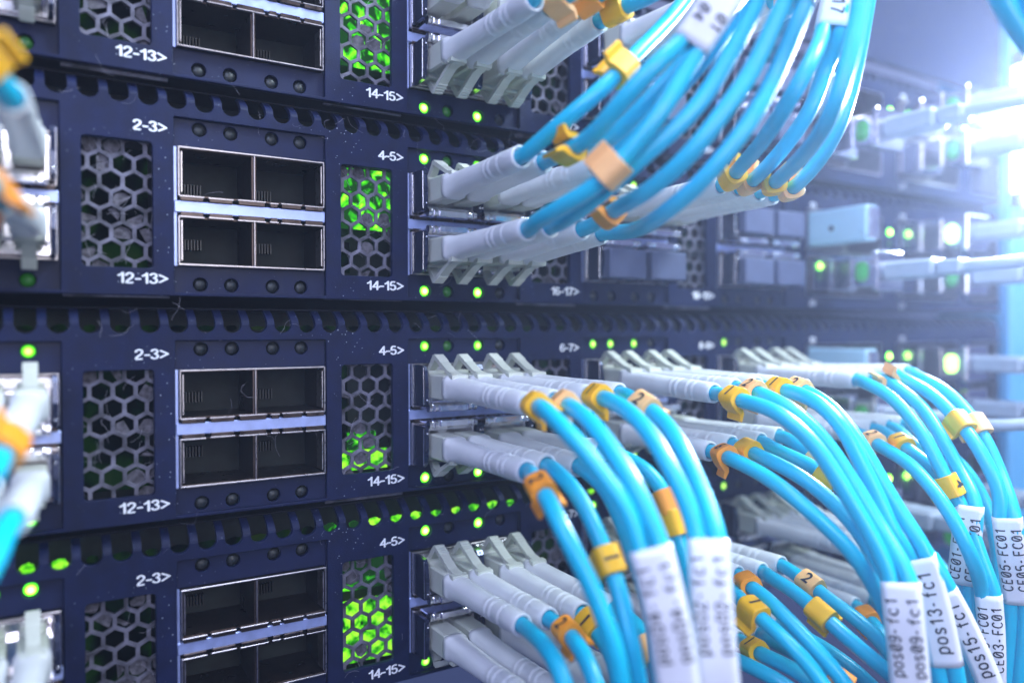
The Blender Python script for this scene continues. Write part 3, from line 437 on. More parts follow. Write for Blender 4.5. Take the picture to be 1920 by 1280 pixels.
# port cage: walls, rims and the alloy bar between the rows
cg = MB(); rm = MB(); br = MB(); bk = MB()
for z0, z1, belly in ((-13.65, -4.15, 0), (-27.05, -17.6, 1)):
    for x0, x1 in ((-4.2, 10.15), (10.45, 24.85)):
        cg.box(x0, x0+.28, -.2, 26, z0, z1); cg.box(x1-.28, x1, -.2, 26, z0, z1)
        cg.box(x0+.28, x1-.28, -.2, 26, z1-.28, z1); cg.box(x0+.28, x1-.28, -.2, 26, z0, z0+.28)
        bk.box(x0+.3, x1-.3, 24, 25.5, z0+.3, z1-.3)
        # contact block with a comb of contacts, low in the cage
        zb = z0+2.2 if not belly else z0+4.0
        for k in range(9): bk.box(x0+1.0+k*.62, x0+1.3+k*.62, 11, 14, zb, zb+2.2)
        bk.box(x0+.6, x0+7.2, 14, 24, zb-.6, zb+2.8)
    rm.box(-4.28, -3.98, -.95, -.15, z0-.08, z1+.08, .08); rm.box(24.63, 24.93, -.95, -.15, z0-.08, z1+.08, .08)
    rm.box(10.18, 10.42, -.85, -.1, z0+.2, z1-.2, .06)
    zc, zd = (z1, z0) if not belly else (z0, z1)           # closed outer edge, spring-fingered inner edge
    rm.box(-4.28, 24.93, -.95, -.15, zc-.17, zc+.17, .08)
    for a, b in ((-4.1, .6), (1.3, 6.2), (6.9, 12.6), (13.3, 15.2), (15.6, 20.1), (20.6, 24.8)):
        dz = random.uniform(-.12, .12)
        rm.box(a, b, -1.0, -.2, zd-.16+dz, zd+.16+dz, .08)
        s_ = -1 if not belly else 1
        cg.box(a+.2, b-.2, -.9, .3, min(zd, zd+s_*.9), max(zd, zd+s_*.9), .1)
    # light spring strips beside the left wall
    rm.box(-3.7, -3.5, -.7, 3, z0+.8, z1-.8); rm.box(24.2, 24.4, -.7, 3, z0+.8, z1-.8)
br.box(-4.9, 25.2, -.35, 3, -16.85, -14.5, .15); br.box(-4.95, -4.4, .1, 1.4, -27.3, -4.0)
cage_me = cg.mesh('port_cage'); cage_me.materials.append(M['cage'])
rim_me = rm.mesh('cage_rim'); rim_me.materials.append(M['rim'])
bar_me = br.mesh('divider_bar'); bar_me.materials.append(M['bar'])
bk_me = bk.mesh('contact_block'); bk_me.materials.append(M['cavity'])
dm = MB(); dm.dome((0, 0, 0), 1.2, .8); dome_me = dm.mesh('status_light')
domes = {}
for k in ('led', 'led_hot', 'led_far', 'lens_off', 'lens_dim'):
    domes[k] = dome_me.copy(); domes[k].materials.append(M[k])
LIT = {  # (switch, block, row): lens of each of the four lamps
 (1, 1, 'L'): 'hdho', (2, 1, 'U'): 'hdlo', (2, 1, 'L'): 'hdho', (3, 1, 'U'): 'ldlo', (3, 1, 'L'): 'hoho', (4, 1, 'U'): 'hoho', (4, 1, 'L'): 'lolo',
 (3, 2, 'U'): 'lllo', (3, 3, 'U'): 'looo', (4, 2, 'U'): 'lllo', (3, 2, 'L'): 'lolo', (3, 3, 'L'): 'looo', (4, 3, 'U'): 'looo', (4, 3, 'L'): 'looo',
 (2, 2, 'U'): 'lolo', (1, -1, 'L'): 'hood', (2, -1, 'L'): 'hood', (3, -1, 'U'): 'hohl', (3, -1, 'L'): 'oool', (4, -1, 'U'): 'ohhh', (1, 1, 'U'): 'hoho', (1, 2, 'U'): 'lolo'}
LK = {'h': 'led_hot', 'l': 'led', 'o': 'lens_off', 'd': 'lens_dim'}
TX = {0: ('2-3>', '12-13>'), 1: ('4-5>', '14-15>'), 2: ('6-7>', '16-17>'), 3: ('8-9>', '18-19>'), 4: ('10', '20'), 5: ('11', '21')}
txt_me = {}
for i, (a, b) in TX.items():
    X = i*P0
    if i < 4:
        txt_me[i, 0] = stroke_text(a, 'port_number', -12.05, -6.25, -1.85, .25, -.43); txt_me[i, 1] = stroke_text(b, 'port_number', -14.95, -6.25, -31.05, -28.9, -.43)
    else:
        txt_me[i, 0] = stroke_text(a, 'port_number', -12.2, -9.4, -.6, 1.4, -.43); txt_me[i, 1] = stroke_text(b, 'port_number', -12.2, -9.4, -32.2, -30.2, -.43)
    for k in (0, 1): txt_me[i, k].materials.append(M['print'])
SW = {}
for u in (1, 2, 3, 4):
    t = thing('network_switch', SWL[u], 'network switch', (0, 0, UZ[u]), 'switches stacked in the rack'); SW[u] = t
    for nm, me in (('faceplate', face_me), ('vent_comb', posts_me), ('chassis_shell', ch_me), ('inner_board', ib_me)): ob(nm, me, parent=t)
    for i in BLK:
        X = i*P0; pan = ob('port_panel', pan_me, parent=t, loc=(X, 0, 0))
        c = ob('port_cage', cage_me, parent=t, loc=(X, 0, 0)); ob('cage_rim', rim_me, parent=c); ob('divider_bar', bar_me, parent=c); ob('contact_block', bk_me, parent=c)
        if i >= 0: ob('vent_grille', grille_me, parent=t, loc=(X, 0, random.uniform(-.5, .5)))
        for row, z in (('U', 0), ('L', -30.84)):
            pat = LIT.get((u, i, row), 'oooo')
            for k, x in enumerate(LEDX): ob('status_light', domes[LK[pat[k]]], parent=t, loc=(X+x, 2.0, z))
    for i in TX:
        for k in (0, 1): ob('port_number', txt_me[i, k], parent=t, loc=(i*P0, 0, 0))
    # lamps of the right-hand ports
    for k, (a, b) in enumerate(RW):
        for dz, kind in (((-5.6, 'led_far'), (-9.6, 'lens_dim')) if k else ((-19.1, 'led_far'), (-23.0, 'lens_dim'))):
            ob('status_light', domes[kind if not (u == 1 and k == 0) else 'lens_off'], parent=t, loc=(a-4.3, -.2, dz))
    rc = MB()
    for a, b in RW:
        for z0, z1 in ((-14.6, -1.0), (-29.0, -15.9)):
            rc.box(a, a+.3, -1.2, 12, z0, z1); rc.box(b-.3, b, -1.2, 12, z0, z1); rc.box(a+.3, b-.3, -1.2, 12, z0, z0+.3); rc.box(a+.3, b-.3, -1.2, 12, z1-.3, z1)
            rc.box((a+b)/2-.2, (a+b)/2+.2, -.9, 12, z0+.3, z1-.3)
    ob('cage_rim', rc, 'rim', t)
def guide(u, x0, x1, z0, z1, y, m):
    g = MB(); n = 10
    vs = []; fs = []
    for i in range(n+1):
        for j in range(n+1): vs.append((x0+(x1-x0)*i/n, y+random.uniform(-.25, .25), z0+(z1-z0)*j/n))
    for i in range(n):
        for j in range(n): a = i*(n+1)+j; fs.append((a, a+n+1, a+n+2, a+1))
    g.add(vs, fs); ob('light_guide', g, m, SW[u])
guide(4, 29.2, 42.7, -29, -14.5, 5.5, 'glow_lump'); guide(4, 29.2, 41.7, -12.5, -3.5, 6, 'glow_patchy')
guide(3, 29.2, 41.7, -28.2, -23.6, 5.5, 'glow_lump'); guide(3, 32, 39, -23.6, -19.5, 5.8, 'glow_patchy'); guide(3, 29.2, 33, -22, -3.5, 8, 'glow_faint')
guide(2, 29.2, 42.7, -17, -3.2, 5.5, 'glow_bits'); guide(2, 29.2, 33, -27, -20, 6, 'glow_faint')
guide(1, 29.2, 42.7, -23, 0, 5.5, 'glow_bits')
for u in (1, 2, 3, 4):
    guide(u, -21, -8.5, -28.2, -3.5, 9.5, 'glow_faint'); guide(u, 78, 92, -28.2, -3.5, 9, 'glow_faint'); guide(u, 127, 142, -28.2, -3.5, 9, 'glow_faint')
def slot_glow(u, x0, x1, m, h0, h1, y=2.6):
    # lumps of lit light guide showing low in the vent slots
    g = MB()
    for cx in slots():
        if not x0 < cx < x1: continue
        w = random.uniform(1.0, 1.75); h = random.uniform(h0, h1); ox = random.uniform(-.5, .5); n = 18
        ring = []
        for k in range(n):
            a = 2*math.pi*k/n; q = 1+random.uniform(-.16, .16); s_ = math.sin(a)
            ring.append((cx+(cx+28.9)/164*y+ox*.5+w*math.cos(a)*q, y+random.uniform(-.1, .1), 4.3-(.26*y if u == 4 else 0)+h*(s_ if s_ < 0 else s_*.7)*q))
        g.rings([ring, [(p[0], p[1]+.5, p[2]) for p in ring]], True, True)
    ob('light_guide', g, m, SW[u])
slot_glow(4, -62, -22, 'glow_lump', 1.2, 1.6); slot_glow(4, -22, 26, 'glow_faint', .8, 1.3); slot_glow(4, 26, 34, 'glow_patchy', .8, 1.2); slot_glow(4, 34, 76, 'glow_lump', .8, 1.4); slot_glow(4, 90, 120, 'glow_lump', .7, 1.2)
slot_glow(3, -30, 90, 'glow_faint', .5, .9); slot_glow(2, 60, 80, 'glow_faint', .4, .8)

# ------------------------------------------------------------------ transceivers
def make_sfp():
    b = MB()      # metal body: shell and the block around the two plug sockets
    b.box(-6.75, 6.75, -.8, 20, -4.25, 4.35, .3)
    b.box(-6.2, 6.2, -3.4, -.8, -4.0, 1.6, .25); b.box(-6.2, -5.5, -6.0, -3.4, -4.0, 2.2, .15); b.box(5.5, 6.2, -6.0, -3.4, -4.0, 2.2, .15)
    b.box(-5.5, 5.5, -5.2, -3.4, -4.2, -3.3, .12)
    w = MB()      # dark side arms of the bale
    for s_ in (-1, 1):
        x0, x1 = (s_*7.2, s_*6.35); x0, x1 = min(x0, x1), max(x0, x1)
        prof = [(.2, -4.5), (-6.6, -4.5), (-7.3, -3.8), (-7.5, 0), (-6.9, 3.6), (-6.2, 4.6), (-2.5, 4.8), (.2, 4.6)]
        w.prism(prof, x0, x1, lambda u, v, a: (a, u, v))
    l = MB()      # bright wire of the bale along the belly, with its rollers
    l.box(-5.4, 5.4, -7.1, -5.9, -5.6, -4.0, .2)
    for x in (-5.7, -4.3, 4.3, 5.7): l.cyl((x-.35, -6.4, -4.8), (x+.35, -6.4, -4.8), 1.0, 14)
    l.box(-3.4, 3.4, -7.6, -6.9, -5.7, -4.3, .12); l.box(-5.9, 5.9, -5.6, -1.0, -5.3, -4.3, .15)
    for s_ in (-1, 1):
        for yy in (-6.75, -1.4): l.cyl((s_*7.28, yy, -4.1), (s_*7.28, yy+.15, 4.2), .11, 6)
        l.dome((s_*6.8, -7.5, -3.0), .28, .25, 8, 3)
    return b.mesh('module_body'), w.mesh('bale_arm'), l.mesh('bale_wire')
sb, sw_, sl_ = make_sfp(); sb.materials.append(M['steel']); sw_.materials.append(M['bale']); sl_.materials.append(M['steel'])
pm = MB()
pm.box(-6.15, 6.15, -9.6, -3.0, -3.1, 4.3, .3)
pm.box(-5.4, 5.4, -3, -1.6, -3.0, 3.6, .2)
plug_me = pm.mesh('plug_body'); plug_me.materials.append(M['plug'])
PRN = {(1, 'U'): '4-5', (1, 'L'): '14-15', (2, 'U'): '6-7', (2, 'L'): '16-17', (3, 'U'): '8-9', (3, 'L'): '18-19', (-1, 'U'): 'left-edge upper', (-1, 'L'): 'left-edge lower'}
for u in (1, 2, 3, 4):
    for i in (-1, 1, 2, 3):
        for row in 'UL':
            for k in (0, 1):
                if i == -1 and k == 0 and False: continue
                x = i*P0+PORTX[k]; z = UZ[u]+ROWZ[row]
                plugged = (u == 2 and ((i == 2 and row == 'L') or i == 3)) or (u == 1 and ((i == 2 and row == 'L') or i == 3))
                lab = 'metal transceiver with dark bale, %s one of the %s pair, %s switch%s' % (('left', 'right')[k], PRN[i, row], ORD[u], '' if u in (1, 4) else ' down')
                t = thing('transceiver', lab, 'transceiver', (x, 0, z), 'optical transceivers in the switch ports')
                if row == 'L': t.rotation_euler = (0, math.pi, 0)
                ob('module_body', sb, parent=t); ob('bale_arm', sw_, parent=t); ob('bale_wire', sl_, parent=t)
                if plugged:
                    p = ob('dust_plug', plug_me, loc=(x, 0, z))
                    if row == 'L': p.rotation_euler = (0, math.pi, 0)
                    tag(p, 'dark grey dust plug in the %s transceiver of the %s pair, %s switch%s' % (('left', 'right')[k], PRN[i, row], ORD[u], '' if u == 1 else ' down'), 'dust plug', 'dust plugs in unused transceivers')

# ------------------------------------------------------------------ patch cables
def connector(sg):
    h = MB()
    h.box(-2.35, 2.35, -13.0, -5.2, -2.75, 2.75, .35); h.box(-2.2, 2.2, -5.2, -1.0, -2.3, 2.3, .2)
    h.box(-2.0, 2.0, -5.0, -1.2, sg*2.3 if sg > 0 else -3.4, 3.4 if sg > 0 else -2.3, .2)
    l = MB()
    W_ = 1.08
    def strap(prof, w=W_): l.prism([(y, sg*z) for y, z in prof], -w, w, lambda a, b, x: (x, a, b))
    strap([(-15.5, 2.2), (-15.2, 3.1), (-12.6, 3.6), (-5.6, 7.1), (-4.9, 7.0), (-4.7, 6.5), (-5.2, 6.2), (-12.4, 2.75)])
    strap([(-5.0, 6.9), (-4.6, 6.3), (-5.3, 5.7), (-2.2, 2.7), (-1.4, 2.7), (-1.4, 3.4), (-4.3, 6.7)], .85)
    for k in range(4):
        y = -6.1-k*.75; z = 7.05-(.5+k*.75)*.5
        strap([(y-.2, z-.1), (y-.05, z+.28), (y+.3, z+.35), (y+.35, z)], 1.16)
    strap([(-16.3, 2.0), (-16.1, 2.95), (-14.6, 3.1), (-14.2, 2.2)], 1.9)
    h = h.mesh('plug_housing'); h.materials.append(M['ivory']); l = l.mesh('latch'); l.materials.append(M['ivory'])
    return h, l
CONN = {'U': connector(1), 'L': connector(-1)}
def boot(A, B):
    m = MB(); L = (B-A).length; d = (B-A)/L; up = Vector((0, 0, 1)); up = (up-d*up.dot(d)).normalized(); sd = d.cross(up)
    prof = [(0, 2.2, 1), (.15, 2.72, .9), (1.5, 2.78, .8), (2.0, 2.70, .6), (2.6, 2.52, .35), (8, 2.46, .1), (17, 2.34, 0)]
    t = 18.0
    for k in range(4):
        if t+2.2 > L-2.5: break
        prof += [(t, 2.33, 0), (t+.15, 2.38, 0), (t+.5, 2.38, 0), (t+.65, 2.29, 0), (t+1.2, 2.29, 0), (t+1.35, 2.34, 0)]; t += (1.9 if k % 2 == 0 else 3.4)
    prof += [(L-1.2, 2.26, 0), (L-.15, 2.22, 0), (L, 2.12, 0), (L, 1.72, 0), (L-.4, 1.62, 0), (L-3, 1.6, 0)]
    rg = []
    for s_, r, q in prof:
        ring = []
        for j in range(32):
            a = 2*math.pi*j/32; c, s2 = math.cos(a), math.sin(a); n = 2+3*q; k = (abs(c)**n+abs(s2)**n)**(-1/n)
            ring.append(A+d*s_+(sd*c+up*s2)*r*k)
        rg.append(ring)
    m.rings(rg, True, False, True); return m
def clip(ctr, t, colour, num, roll):
    # C-shaped number clip: flat printed face, two lips at the open side
    m = MB(); t = t.normalized(); ref = Vector((-.45, -.6, .66)); ref = (ref-t*ref.dot(t)).normalized(); q = Matrix.Rotation(math.radians(roll), 3, t)
    n = q @ ref; b = t.cross(n)
    o = []; i_ = []
    for k in range(0, 29):
        a = math.radians(-142+284*k/28); c, s_ = math.cos(a), math.sin(a)
        e = 3.2; kk = (abs(c)**e+abs(s_)**e)**(-1/e)
        o.append((2.32*c*kk if c > 0 else 2.42*c*kk, 2.32*s_*kk)); i_.append((1.58*c, 1.58*s_))
    lip = [(-2.7, 1.15), (-3.25, 2.05), (-3.0, 2.5), (-2.3, 2.35)]
    poly = o+[(-x*-1, y) for x, y in []]
    up = [(-2.35, 1.95), (-3.3, 2.75), (-3.85, 2.45), (-2.75, 1.15), (-1.9, .8)]
    pts = o[:-2]+up+i_[::-1][1:-1]+[(x, -y) for x, y in up[::-1]]+o[:2]
    pts = o[2:-2]+up+i_[::-1][1:-1]+[(x, -y) for x, y in up[::-1]]
    H = 2.35
    rg = []
    for s_, sc in ((-H, .97), (-H+.18, 1), (H-.18, 1), (H, .97)):
        rg.append([ctr+t*s_+n*(u*sc)+b*(v*sc) for u, v in pts])
    m.rings(rg, True, True, False)
    return m, n, b, 2.32
PL = {0: -1, 1: 1, 2: 2, 3: 3}
ORDP = ('first', 'second', 'third', 'fourth')
def cable(u, blk, row, idx, d):
    i = PL[blk]; x = i*P0+(0, 6.25, 14.25, 20.5)[idx]; z = UZ[u]+ROWZ[row]
    cl = d['clips']
    where = '%s plug of the %s row, %s switch%s' % (ORDP[idx], PRN[i, row]+(' ' if i < 0 else ''), ORD[u], '' if u in (1, 4) else ' down')
    if cl:
        c0 = cl[0]; what = 'aqua cable with %s%s clip' % ({'peach': 'pale orange'}.get(c0[3], c0[3]), (' '+c0[4]) if c0[4] else '')
    else: what = 'aqua cable without clip'
    t = thing('patch_cable', (what+', '+where).replace('  ', ' '), 'patch cable', (x, 0, z), 'aqua fibre patch cables plugged into the switches')
    o = Vector((x, 0, z))
    hm, lm = CONN[row]
    h = ob('plug_housing', hm, parent=t); ob('latch', lm, parent=t)
    A = Vector((x, -12.6, z)); B = Vector(d['tip']) if d['tip'] else Vector((x+.4, -45, z))
    ob('boot', boot(A-o, B-o), 'boot', t)
    dr = (B-A).normalized()
    pts = [B-dr*4, B-dr*1.5]+[Vector(p) for p in d['pts']]
    if len(d['pts']) == 0: pts += [B+dr*15+Vector((6 if i > 0 else -14, 0, 8 if u < 3 else -8))]
    # soften the exit from the boot
    C = catmull([pts[0], pts[1], B+dr*1.0]+([p for p in pts[2:] if (p-B).dot(dr) > 1.5 or (p-B).length > 6]))
    m = MB(); m.tube([p-o for p in C], 1.5, 20); ob('cord', m, 'cord', t)
    for cx, cy, cz, colr, num, roll in cl:
        c = Vector((cx, cy, cz)); j = min(range(len(C)), key=lambda q: (C[q]-c).length)
        j = max(j, 5); tg = C[min(j+2, len(C)-1)]-C[max(j-2, 0)]
        m, n, b, r = clip(C[j]-o, tg, colr, num, roll); k = ob('number_clip', m, colr, t)
        if num:
            me = text_mesh(num, 'number', .02); tt = tg.normalized(); xs = [v.co.x for v in me.vertices]; ys = [v.co.y for v in me.vertices]
            mx, my = (min(xs)+max(xs))/2, (min(ys)+max(ys))/2; f = 2.7/(max(ys)-min(ys)); s0 = 1 if b.dot(R_) > 0 else 1
            for v in me.vertices:
                v.co = (C[j]-o+tt*((v.co.x-mx)*f)+b*((v.co.y-my)*f)*-1+n*(r+.06))*S
            ob('number', me, 'ink', k)
    return t
for k, d in CABLES.items(): cable(int(k[0]), int(k[1]), k[2], int(k[3]), d)

# ------------------------------------------------------------------ label sleeves
SLL = {'A': 'white printed label wrapped round two cables at the top centre, near the yellow clip', 'B': 'white label at the top edge between two blurred aqua pairs', 'C': 'rightmost white label at the top edge, wrapped round two cables',
 'D': 'blurred white label on the near cable pair, left of the two bottom centre labels', 'E': 'blurred white label on the near cable pair, right of the two bottom centre labels', 'F': 'white label reading pos09-fc1 at the bottom right',
 'G': 'white label reading pos13-fc1, leaning behind the pos09 label', 'H': 'white label reading CE01-FC01 partly hidden behind aqua cables', 'I': 'white label reading CE05-FC01 at the right edge',
 'J': 'white label reading CE03-FC01 at the bottom right corner', 'K': 'white label reading pos15-fc1, slanting down beside the pos13 label'}
for key, d in SLEEVES.items():
    P = catmull(d['p'], 1.2); o = P[0].copy(); a = d['a']; bth = 1.78; m = MB()
    t = thing('cable_label', SLL[key], 'cable label', o, 'printed labels wrapped round cable pairs')
    fr = []
    for i, p in enumerate(P):
        tg = (P[min(len(P)-1, i+1)]-P[max(0, i-1)]).normalized(); n = (CAM-p).normalized(); n = (n-tg*n.dot(tg)).normalized(); sd = tg.cross(n)
        if sd.dot(R_) < 0: sd = -sd
        fr.append((p, tg, n, sd))
    def surf(s_, w, h=0):
        i = min(len(fr)-2, max(0, int(s_/LT*(len(fr)-1)))); f = s_/LT*(len(fr)-1)-i; p = fr[i][0].lerp(fr[i+1][0], f); tg, n, sd = fr[i][1:]
        fl = a-bth; rr = bth+h
        if w > fl: an = min(2.2, (w-fl)/bth); q = sd*(fl+rr*math.sin(an))+n*(rr*math.cos(an))
        elif w < -fl: an = min(2.2, (-w-fl)/bth); q = sd*(-fl-rr*math.sin(an))+n*(rr*math.cos(an))
        else: q = sd*w+n*rr
        return p+q
    LT = sum((P[i+1]-P[i]).length for i in range(len(P)-1))
    rg = []
    for j, (p, tg, n, sd) in enumerate(fr):
        ring = []
        for k in range(40):
            an = 2*math.pi*k/40; c, s_ = math.cos(an), math.sin(an)
            fl = a-bth; ring.append(p-o+sd*((fl if c > 0 else -fl)+bth*c)+n*(bth*s_*(.94 if abs(c) < .35 else 1)))
        rg.append(ring)
    inn = [[o*0+(q-(p-o))*.93+(p-o) for q in rg[e]] for e, p in ((0, P[0]), (-1, P[-1]))]
    m.rings([inn[0]]+rg+[inn[1]], False, False, True); ob('sleeve', m, 'paper', t)
    # the printed lines run along the sleeve
    nl = len(d['t'])
    for li, line in enumerate(d['t']):
        f = 1.95 if nl > 1 else 2.3; pitch = .80*f; wid = len(line)*pitch
        off = (1.7 if li == 0 else -1.7)*(a/3.3) if nl > 1 else 0
        start = 2.0 if LT > wid+2.5 else max(.6, (LT-wid)/2)
        if key == 'A': start = 3.0
        pm_ = MB()
        for ci, chh in enumerate(line):
            for gk in (chh, chh+'2'):
                if gk not in GL or (gk == '02' and key in 'DEG'): continue
                P3 = [Vector((x_, 0, z_)) for x_, z_ in GL[gk]]; Q = []
                if chh in '147-EF' or gk in ('p', 'f2', '02'):
                    for q0, q1 in zip(P3, P3[1:]): Q += [q0.lerp(q1, k_/6) for k_ in range(6)]
                    Q.append(P3[-1])
                else: Q = catmull(P3, .06)
                mm = MB(); mm.tube(Q, .078, 7)
                vs = []
                for x_, y_, z_ in mm.v:
                    s_ = ci*pitch+x_*f*1.05; w = (z_-.45)*f; S1 = min(LT-.05, max(.05, start+wid-s_))
                    vs.append(surf(S1, (off+w) if key in 'ABC' else (-off-w), .02+y_*.35)-o)
                pm_.add(vs, mm.f, True)
        me = pm_.mesh('printed_line')
        ob('printed_line', me, 'ink', t)
    for own in d.get('own', []):
        m = MB(); C = catmull(own); m.tube([p-C[0] for p in C], 1.5, 16)
        c = ob('patch_cable', m, 'cord', None, C[0]); tag(c, 'aqua cable cord running %s inside the pos15-fc1 label' % ('left' if own is d['own'][0] else 'right'), 'patch cable', 'aqua cords seen without their plugs')

# ------------------------------------------------------------------ right-hand modules with pale cables
def side_module(u, x, zc, kind, plen, lab, cable_to=None, led=None):
    t = thing('side_transceiver', lab, 'transceiver', (x, 0, UZ[u]+zc), 'modules in the right hand ports')
    b = MB()
    if kind == 'shell':
        b.box(0, 6.0, -plen, 10, -5.2, 5.6, .6); ob('module_body', b, 'glass_blue', t)
        h = MB(); h.cyl((-.05, -plen*.42, -.5), (.4, -plen*.42, -.5), .9, 14); ob('screw_hole', h, 'cavity', t)
        e = MB(); e.box(.6, 5.4, -plen-.9, -plen-.02, -4.8, 5.0, .3); ob('end_cap', e, 'steel', t); return
    b.box(0, 13.5, -9, 10, -5.2, 5.2, .4); b.box(-.1, .6, -16, -9.1, -5.0, 5.2, .2); b.box(0, 13.5, -24.5, -22.5, -6, 6, .3); b.box(.6, 13, -22.4, -16, -4.6, 4.6, .3)
    ob('module_body', b, 'steel', t)
    g = MB(); g.box(-.3, 1.2, -21.2, -17.0, -3.0, 3.0, 1.3); ob('release_latch', g, led or 'green_latch', t)
    pb = MB(); pb.box(2.0, 11.0, -40, -24.6, -2.7, 2.7, .9); pb.box(3.0, 10.0, -47, -40.1, -2.1, 2.1, .7); ob('plug_boot', pb, 'pale_cable', t)
    o = Vector((x, 0, UZ[u]+zc)); e = Vector(cable_to) if cable_to else Vector((x+30, -95, UZ[u]+zc+5))
    A = Vector((x+6.5, -46, UZ[u]+zc)); C = catmull([A, A+Vector((.5, -8, 0)), A.lerp(e, .5)+Vector((0, -6, 1)), e], 3); m = MB(); m.tube([p-o for p in C], 1.7, 14); ob('cord', m, 'pale_cable', t)
M['latch_lit'] = mat('lit_green_latch', (.1, .5, .1), .35, emit=(.55, 1, .18), estr=3.2)
n_ = {1: 'topmost', 2: 'second', 3: 'third', 4: 'lowest'}
for u in (1, 2, 3, 4):
    wh = '%s switch%s' % (n_[u], '' if u in (1, 4) else ' down'); up = UZ[u]
    if u in (1, 2, 3): side_module(u, 185.4, -7.7, 'shell', 21 if u > 1 else 9, ('pale blue' if u > 1 else 'short pale blue')+' smooth module sticking out of the right hand upper port, %s' % wh)
    else: side_module(u, 185.4, -7.7, 'sfp', 24, 'blurred silver module with green latch, upper port right of 8-9, %s' % wh, (250, -110, up-2))
    side_module(u, 185.4, -22.4, 'sfp', 24, 'blurred silver module with green latch, lower port right of 8-9, %s' % wh, (255, -110, up-14))
    side_module(u, 234.8, -7.7, 'sfp', 24, 'far blurred module, upper port beside the right edge, %s' % wh, (330, -90, up-4), 'latch_lit' if u in (2, 3) else None)
    side_module(u, 234.8, -22.4, 'sfp', 24, 'far blurred module, lower port beside the right edge, %s' % wh, (330, -90, up-17))

# ------------------------------------------------------------------ rack: blank panel above, post and lamp at the right
TOPCORD = [[105.41, -95.97, 19.34], [107.6, -97.41, 13.19], [112.0, -99.05, 7.4], [117.97, -101.65, 1.52]]
bp = MB(); bp.box(-104, 304, -.4, 2, UZ[1]+10.5, UZ[1]+98, .3); b = ob('blank_panel', bp, 'face'); tag(b, 'plain dark blank panel above the topmost switch, upper right background', 'blank panel')
m = MB(); m.box(311, 352, -2, 30, -190, 190, 1.5)
p = ob('rack_post', m, 'post'); tag(p, 'bright blue upright of the rack at the right picture edge', 'rack post')
lm = bpy.data.materials.new('lamp_glow'); lm.use_nodes = True; lb = lm.node_tree.nodes['Principled BSDF']; lb.inputs['Emission Color'].default_value = (.62, .86, 1, 1); lb.inputs['Emission Strength'].default_value = 7; M['lamp'] = lm
t = thing('strip_lamp', 'glaring bluish white lamp at the upper right picture edge', 'lamp', (LAMP[0]+4, LAMP[1]+6, LAMP[2]-22))
m = MB(); m.cyl((0, 0, 0), (0, 0, 46), 4.5, 20); ob('lamp_tube', m, 'lamp', t)
m = MB(); m.cyl((0, 0, -6), (0, 0, -.1), 5, 20); ob('end_cap', m, 'steel', t); m = MB(); m.cyl((0, 0, 46.1), (0, 0, 52), 5, 20); ob('end_cap', m, 'steel', t)

from_pts = [Vector(p) for p in TOPCORD]
for k, off in enumerate((0, 4.2)):
    C = catmull([p+R_*off for p in from_pts], 2); m = MB(); m.tube([p-C[0] for p in C], 1.6, 14)
    c = ob('patch_cable', m, 'cord', None, C[0]); tag(c, '%s of two very blurred aqua cables in the extreme top right corner' % ('left' if k == 0 else 'right'), 'patch cable', 'aqua cords seen without their plugs')

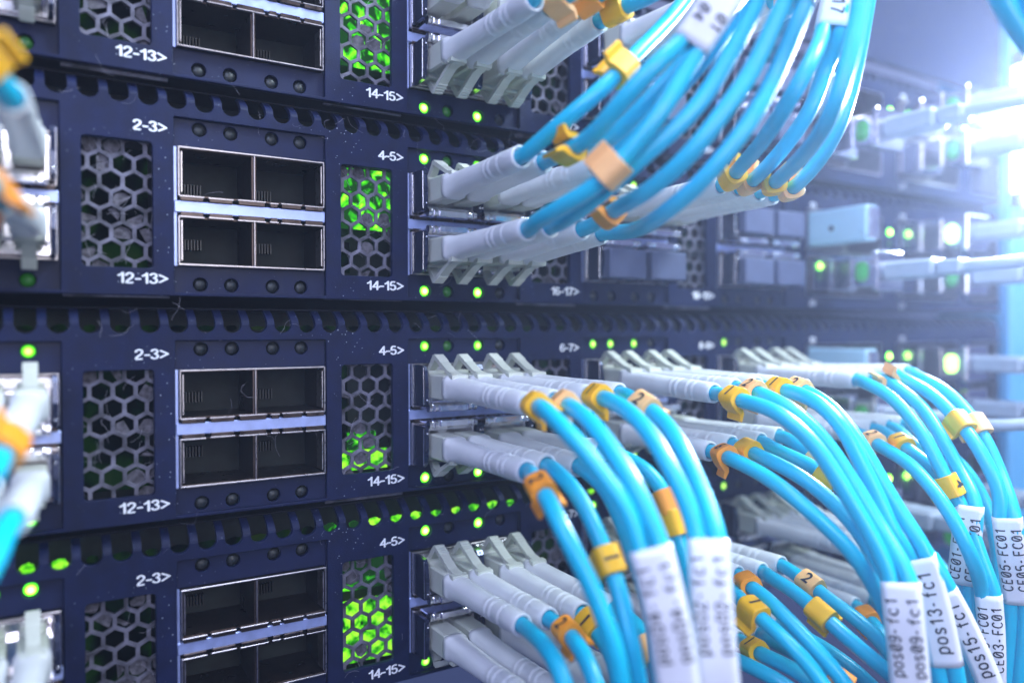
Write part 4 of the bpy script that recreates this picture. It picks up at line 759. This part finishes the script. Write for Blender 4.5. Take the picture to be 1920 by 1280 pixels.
# ------------------------------------------------------------------ lint caught on the fronts
lt = MB()
for k in range(150):
    u = random.choice((1, 2, 2, 3, 3, 4)); g = random.random()
    if g < .55: x = random.choice((-20, 30))+random.uniform(0, 12); z = random.uniform(-28, -4); y = random.uniform(.2, 1.6)
    elif g < .8: x = random.uniform(-25, 75); z = random.uniform(3, 8); y = -.5
    else: x = random.uniform(-20, 75); z = random.uniform(-33, 3); y = -.55
    d = Vector((random.gauss(0, 1), 0, random.gauss(0, 1))).normalized(); p = Vector((x, y, z+UZ[u])); pts = [p]
    for q in range(random.randint(4, 9)):
        d = (d+Vector((random.gauss(0, .35), random.gauss(0, .08), random.gauss(0, .35)))).normalized(); p = p+d*random.uniform(.4, .8); p.y = min(p.y, y+.3); pts.append(p.copy())
    lt.tube(pts, random.uniform(.012, .024), 4)
dc = MB()
for u in (1, 2, 3, 4):
    for gx in (0, 1, 2):
        for r_ in range(8):
            for c in range(-1, 4):
                cx = -20.9+1.2+c*3.97+(1.985 if r_ % 2 else 0); cz = -5.0-r_*3.3
                if cx < -22.2 or cx+2 > -5.2 or random.random() > (.42 if gx == 0 else .22): continue
                n = 9; rr = 1.75; a0 = random.uniform(0, 6.28); ln = random.uniform(2.2, 6.28); ring = []
                for k in range(n+1):
                    a = a0+ln*k/n; q = rr*(1+random.uniform(-.25, .03)); ring.append((gx*P0+cx+q*math.cos(a), 2.2+random.uniform(-.15, .25), UZ[u]+cz+q*math.sin(a)))
                dc.rings([ring, [(p[0], p[1]+.15, p[2]) for p in ring]], True, True)
M['dust'] = mat('matted_grey_dust', (.085, .078, .095), .95, var=.6, vscale=900)
l2 = ob('dust', dc, 'dust'); l2['kind'] = 'stuff'; l2['label'] = 'matted grey dust clogging some of the honeycomb holes'; l2['category'] = 'dust'
l = ob('lint', lt, 'lint'); l['kind'] = 'stuff'; l['label'] = 'fine grey lint threads caught on the grilles and vent slots'; l['category'] = 'lint'

# ------------------------------------------------------------------ haze volume, added to carry the glare wash around the lamp
hz = MB(); hz.box(-330, 520, -420, 260, -260, 260); h = ob('haze', hz); h['kind'] = 'stuff'; h['label'] = 'added thin bluish haze that spreads the glare of the lamp at the right'; h['category'] = 'haze'
hm = bpy.data.materials.new('glare_haze_volume'); hm.use_nodes = True; nt = hm.node_tree; nt.nodes.clear(); o_ = nt.nodes.new('ShaderNodeOutputMaterial'); v_ = nt.nodes.new('ShaderNodeVolumePrincipled')
v_.inputs['Color'].default_value = (.72, .78, 1, 1); v_.inputs['Density'].default_value = .16; v_.inputs['Anisotropy'].default_value = .55
nt.links.new(v_.outputs[0], o_.inputs['Volume']); h.data.materials.append(hm)
